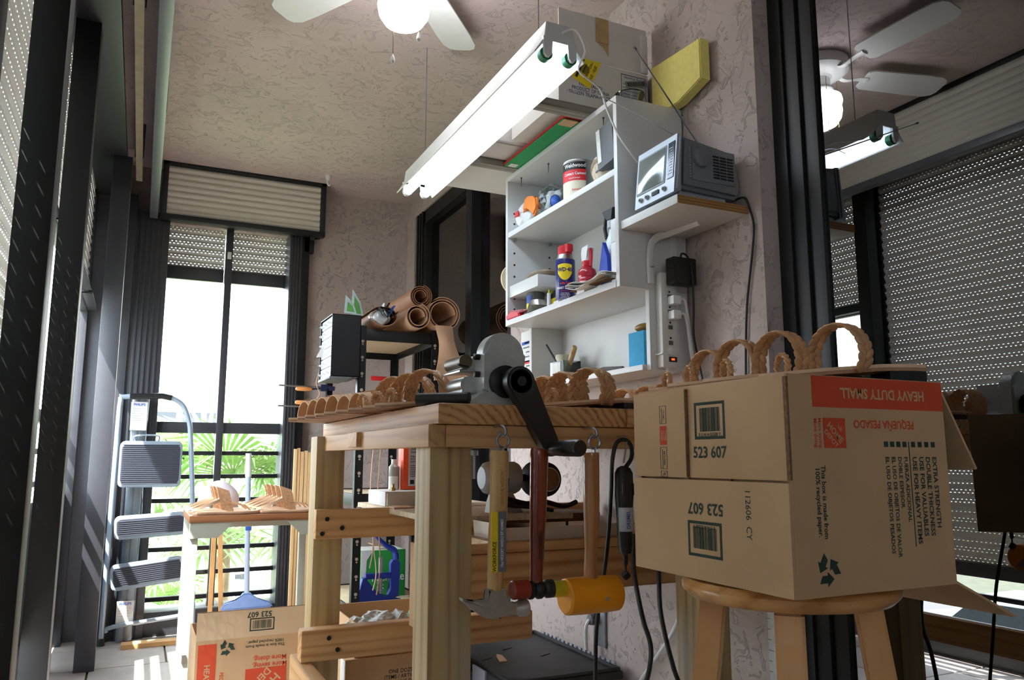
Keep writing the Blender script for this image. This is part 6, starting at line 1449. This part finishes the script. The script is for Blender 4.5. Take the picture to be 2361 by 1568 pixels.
UX_, VX_ = Vector((1,0,0)), Vector((0,0,1)); FY_ = Y0
text('lettering', '523 607', fbx, (.39, FY_-.0003, .397), -UX_, -VX_, .0235, M_ink, .022, 0, .0003, sx=1.0)
e = .0035; b = MB()
for lo, hi in (((.360, .345), (.437, .345+e)), ((.360, .385-e), (.437, .385)), ((.360, .345), (.360+e, .385)), ((.437-e, .345), (.437, .385))): b.box((lo[0], FY_-.0006, lo[1]), (hi[0], FY_, hi[1]))
b.build('barcode_frame', M_ink, fbx, smooth=False)
b = MB(); rnd = random.Random(2)
for k in range(22): b.box((.369+.0027*k, FY_-.0006, .352), (.369+.0027*k+rnd.choice((.0009, .0016)), FY_, .378))
o = b.build('barcode_bars', M_ink, fbx, smooth=False); o['kind'] = 'stuff'
bx('orange_band', (.207, FY_-.0006, .012), (.262, FY_+.001, .316), M_orange, fbx, 0)
text('lettering', 'HEAVY DUTY SMALL', fbx, (.235, FY_-.0008, .15), -VX_, UX_, .024, M_cardink, .02, 0, .0003, sx=.95)
text('lettering', 'PEQUEÑA PESADO', fbx, (.280, FY_-.0003, .165), -VX_, UX_, .0165, M_orange, .02, 0, .0003, sx=.9)
recycle(fbx, (.293, FY_-.0002, .30), .036, UX_, VX_, (0,-1,0), M_ink)
text('lettering', 'This box is made from\n100% recycled paper.', fbx, (.412, FY_-.0003, .304), -UX_, -VX_, .0135, M_ink, .015, 0, .0003)
text('lettering', 'More saving.\nMore doing.', fbx, (.428, FY_-.0003, .247), -UX_, -VX_, .0215, M_orange, .02, 0, .0003)
logo(fbx, 0, (.417, FY_-.0003, .165), .128, -UX_, -VX_, (0,-1,0), M_orange, M_cardink)

# odds and ends left of the wall cabinet
pcn = thing('printed_carton', 'white printed carton standing behind the splitter, left of the low shelf', 'box', (1.375, 2.66, BZ))
bx('carton', (1.315, 2.62, BZ), (1.44, 2.70, 1.382), M_wcard, pcn, .002)
for z, m in ((1.33, M_bluel), (1.255, M_lred)): bx('colour_bar', (1.3142, 2.623, z), (1.315, 2.69, z+.012), m, pcn, 0)
for k in range(14): bx('print_line', (1.3142, 2.625, 1.10+.018*k), (1.315, 2.68-.012*(k % 3), 1.105+.018*k), M_gpaint, pcn, 0)
td = thing('tan_disc', 'round tan leather disc hanging beyond the cabinet, edge showing left of it', 'disc', (1.25, 2.65, 1.50))
b = MB(); b.cyl((1.262, 2.63, 1.575), (1.262, 2.64, 1.575), .062, None, 32); b.build('disc', mat('cream_leather', (224, 206, 172), .6, 0, .05), td); b = MB(); b.cyl((1.30, 2.635, 1.575), (1.30, 2.612, 1.66), .002, None, 6); b.build('hanger', M_iron, td)
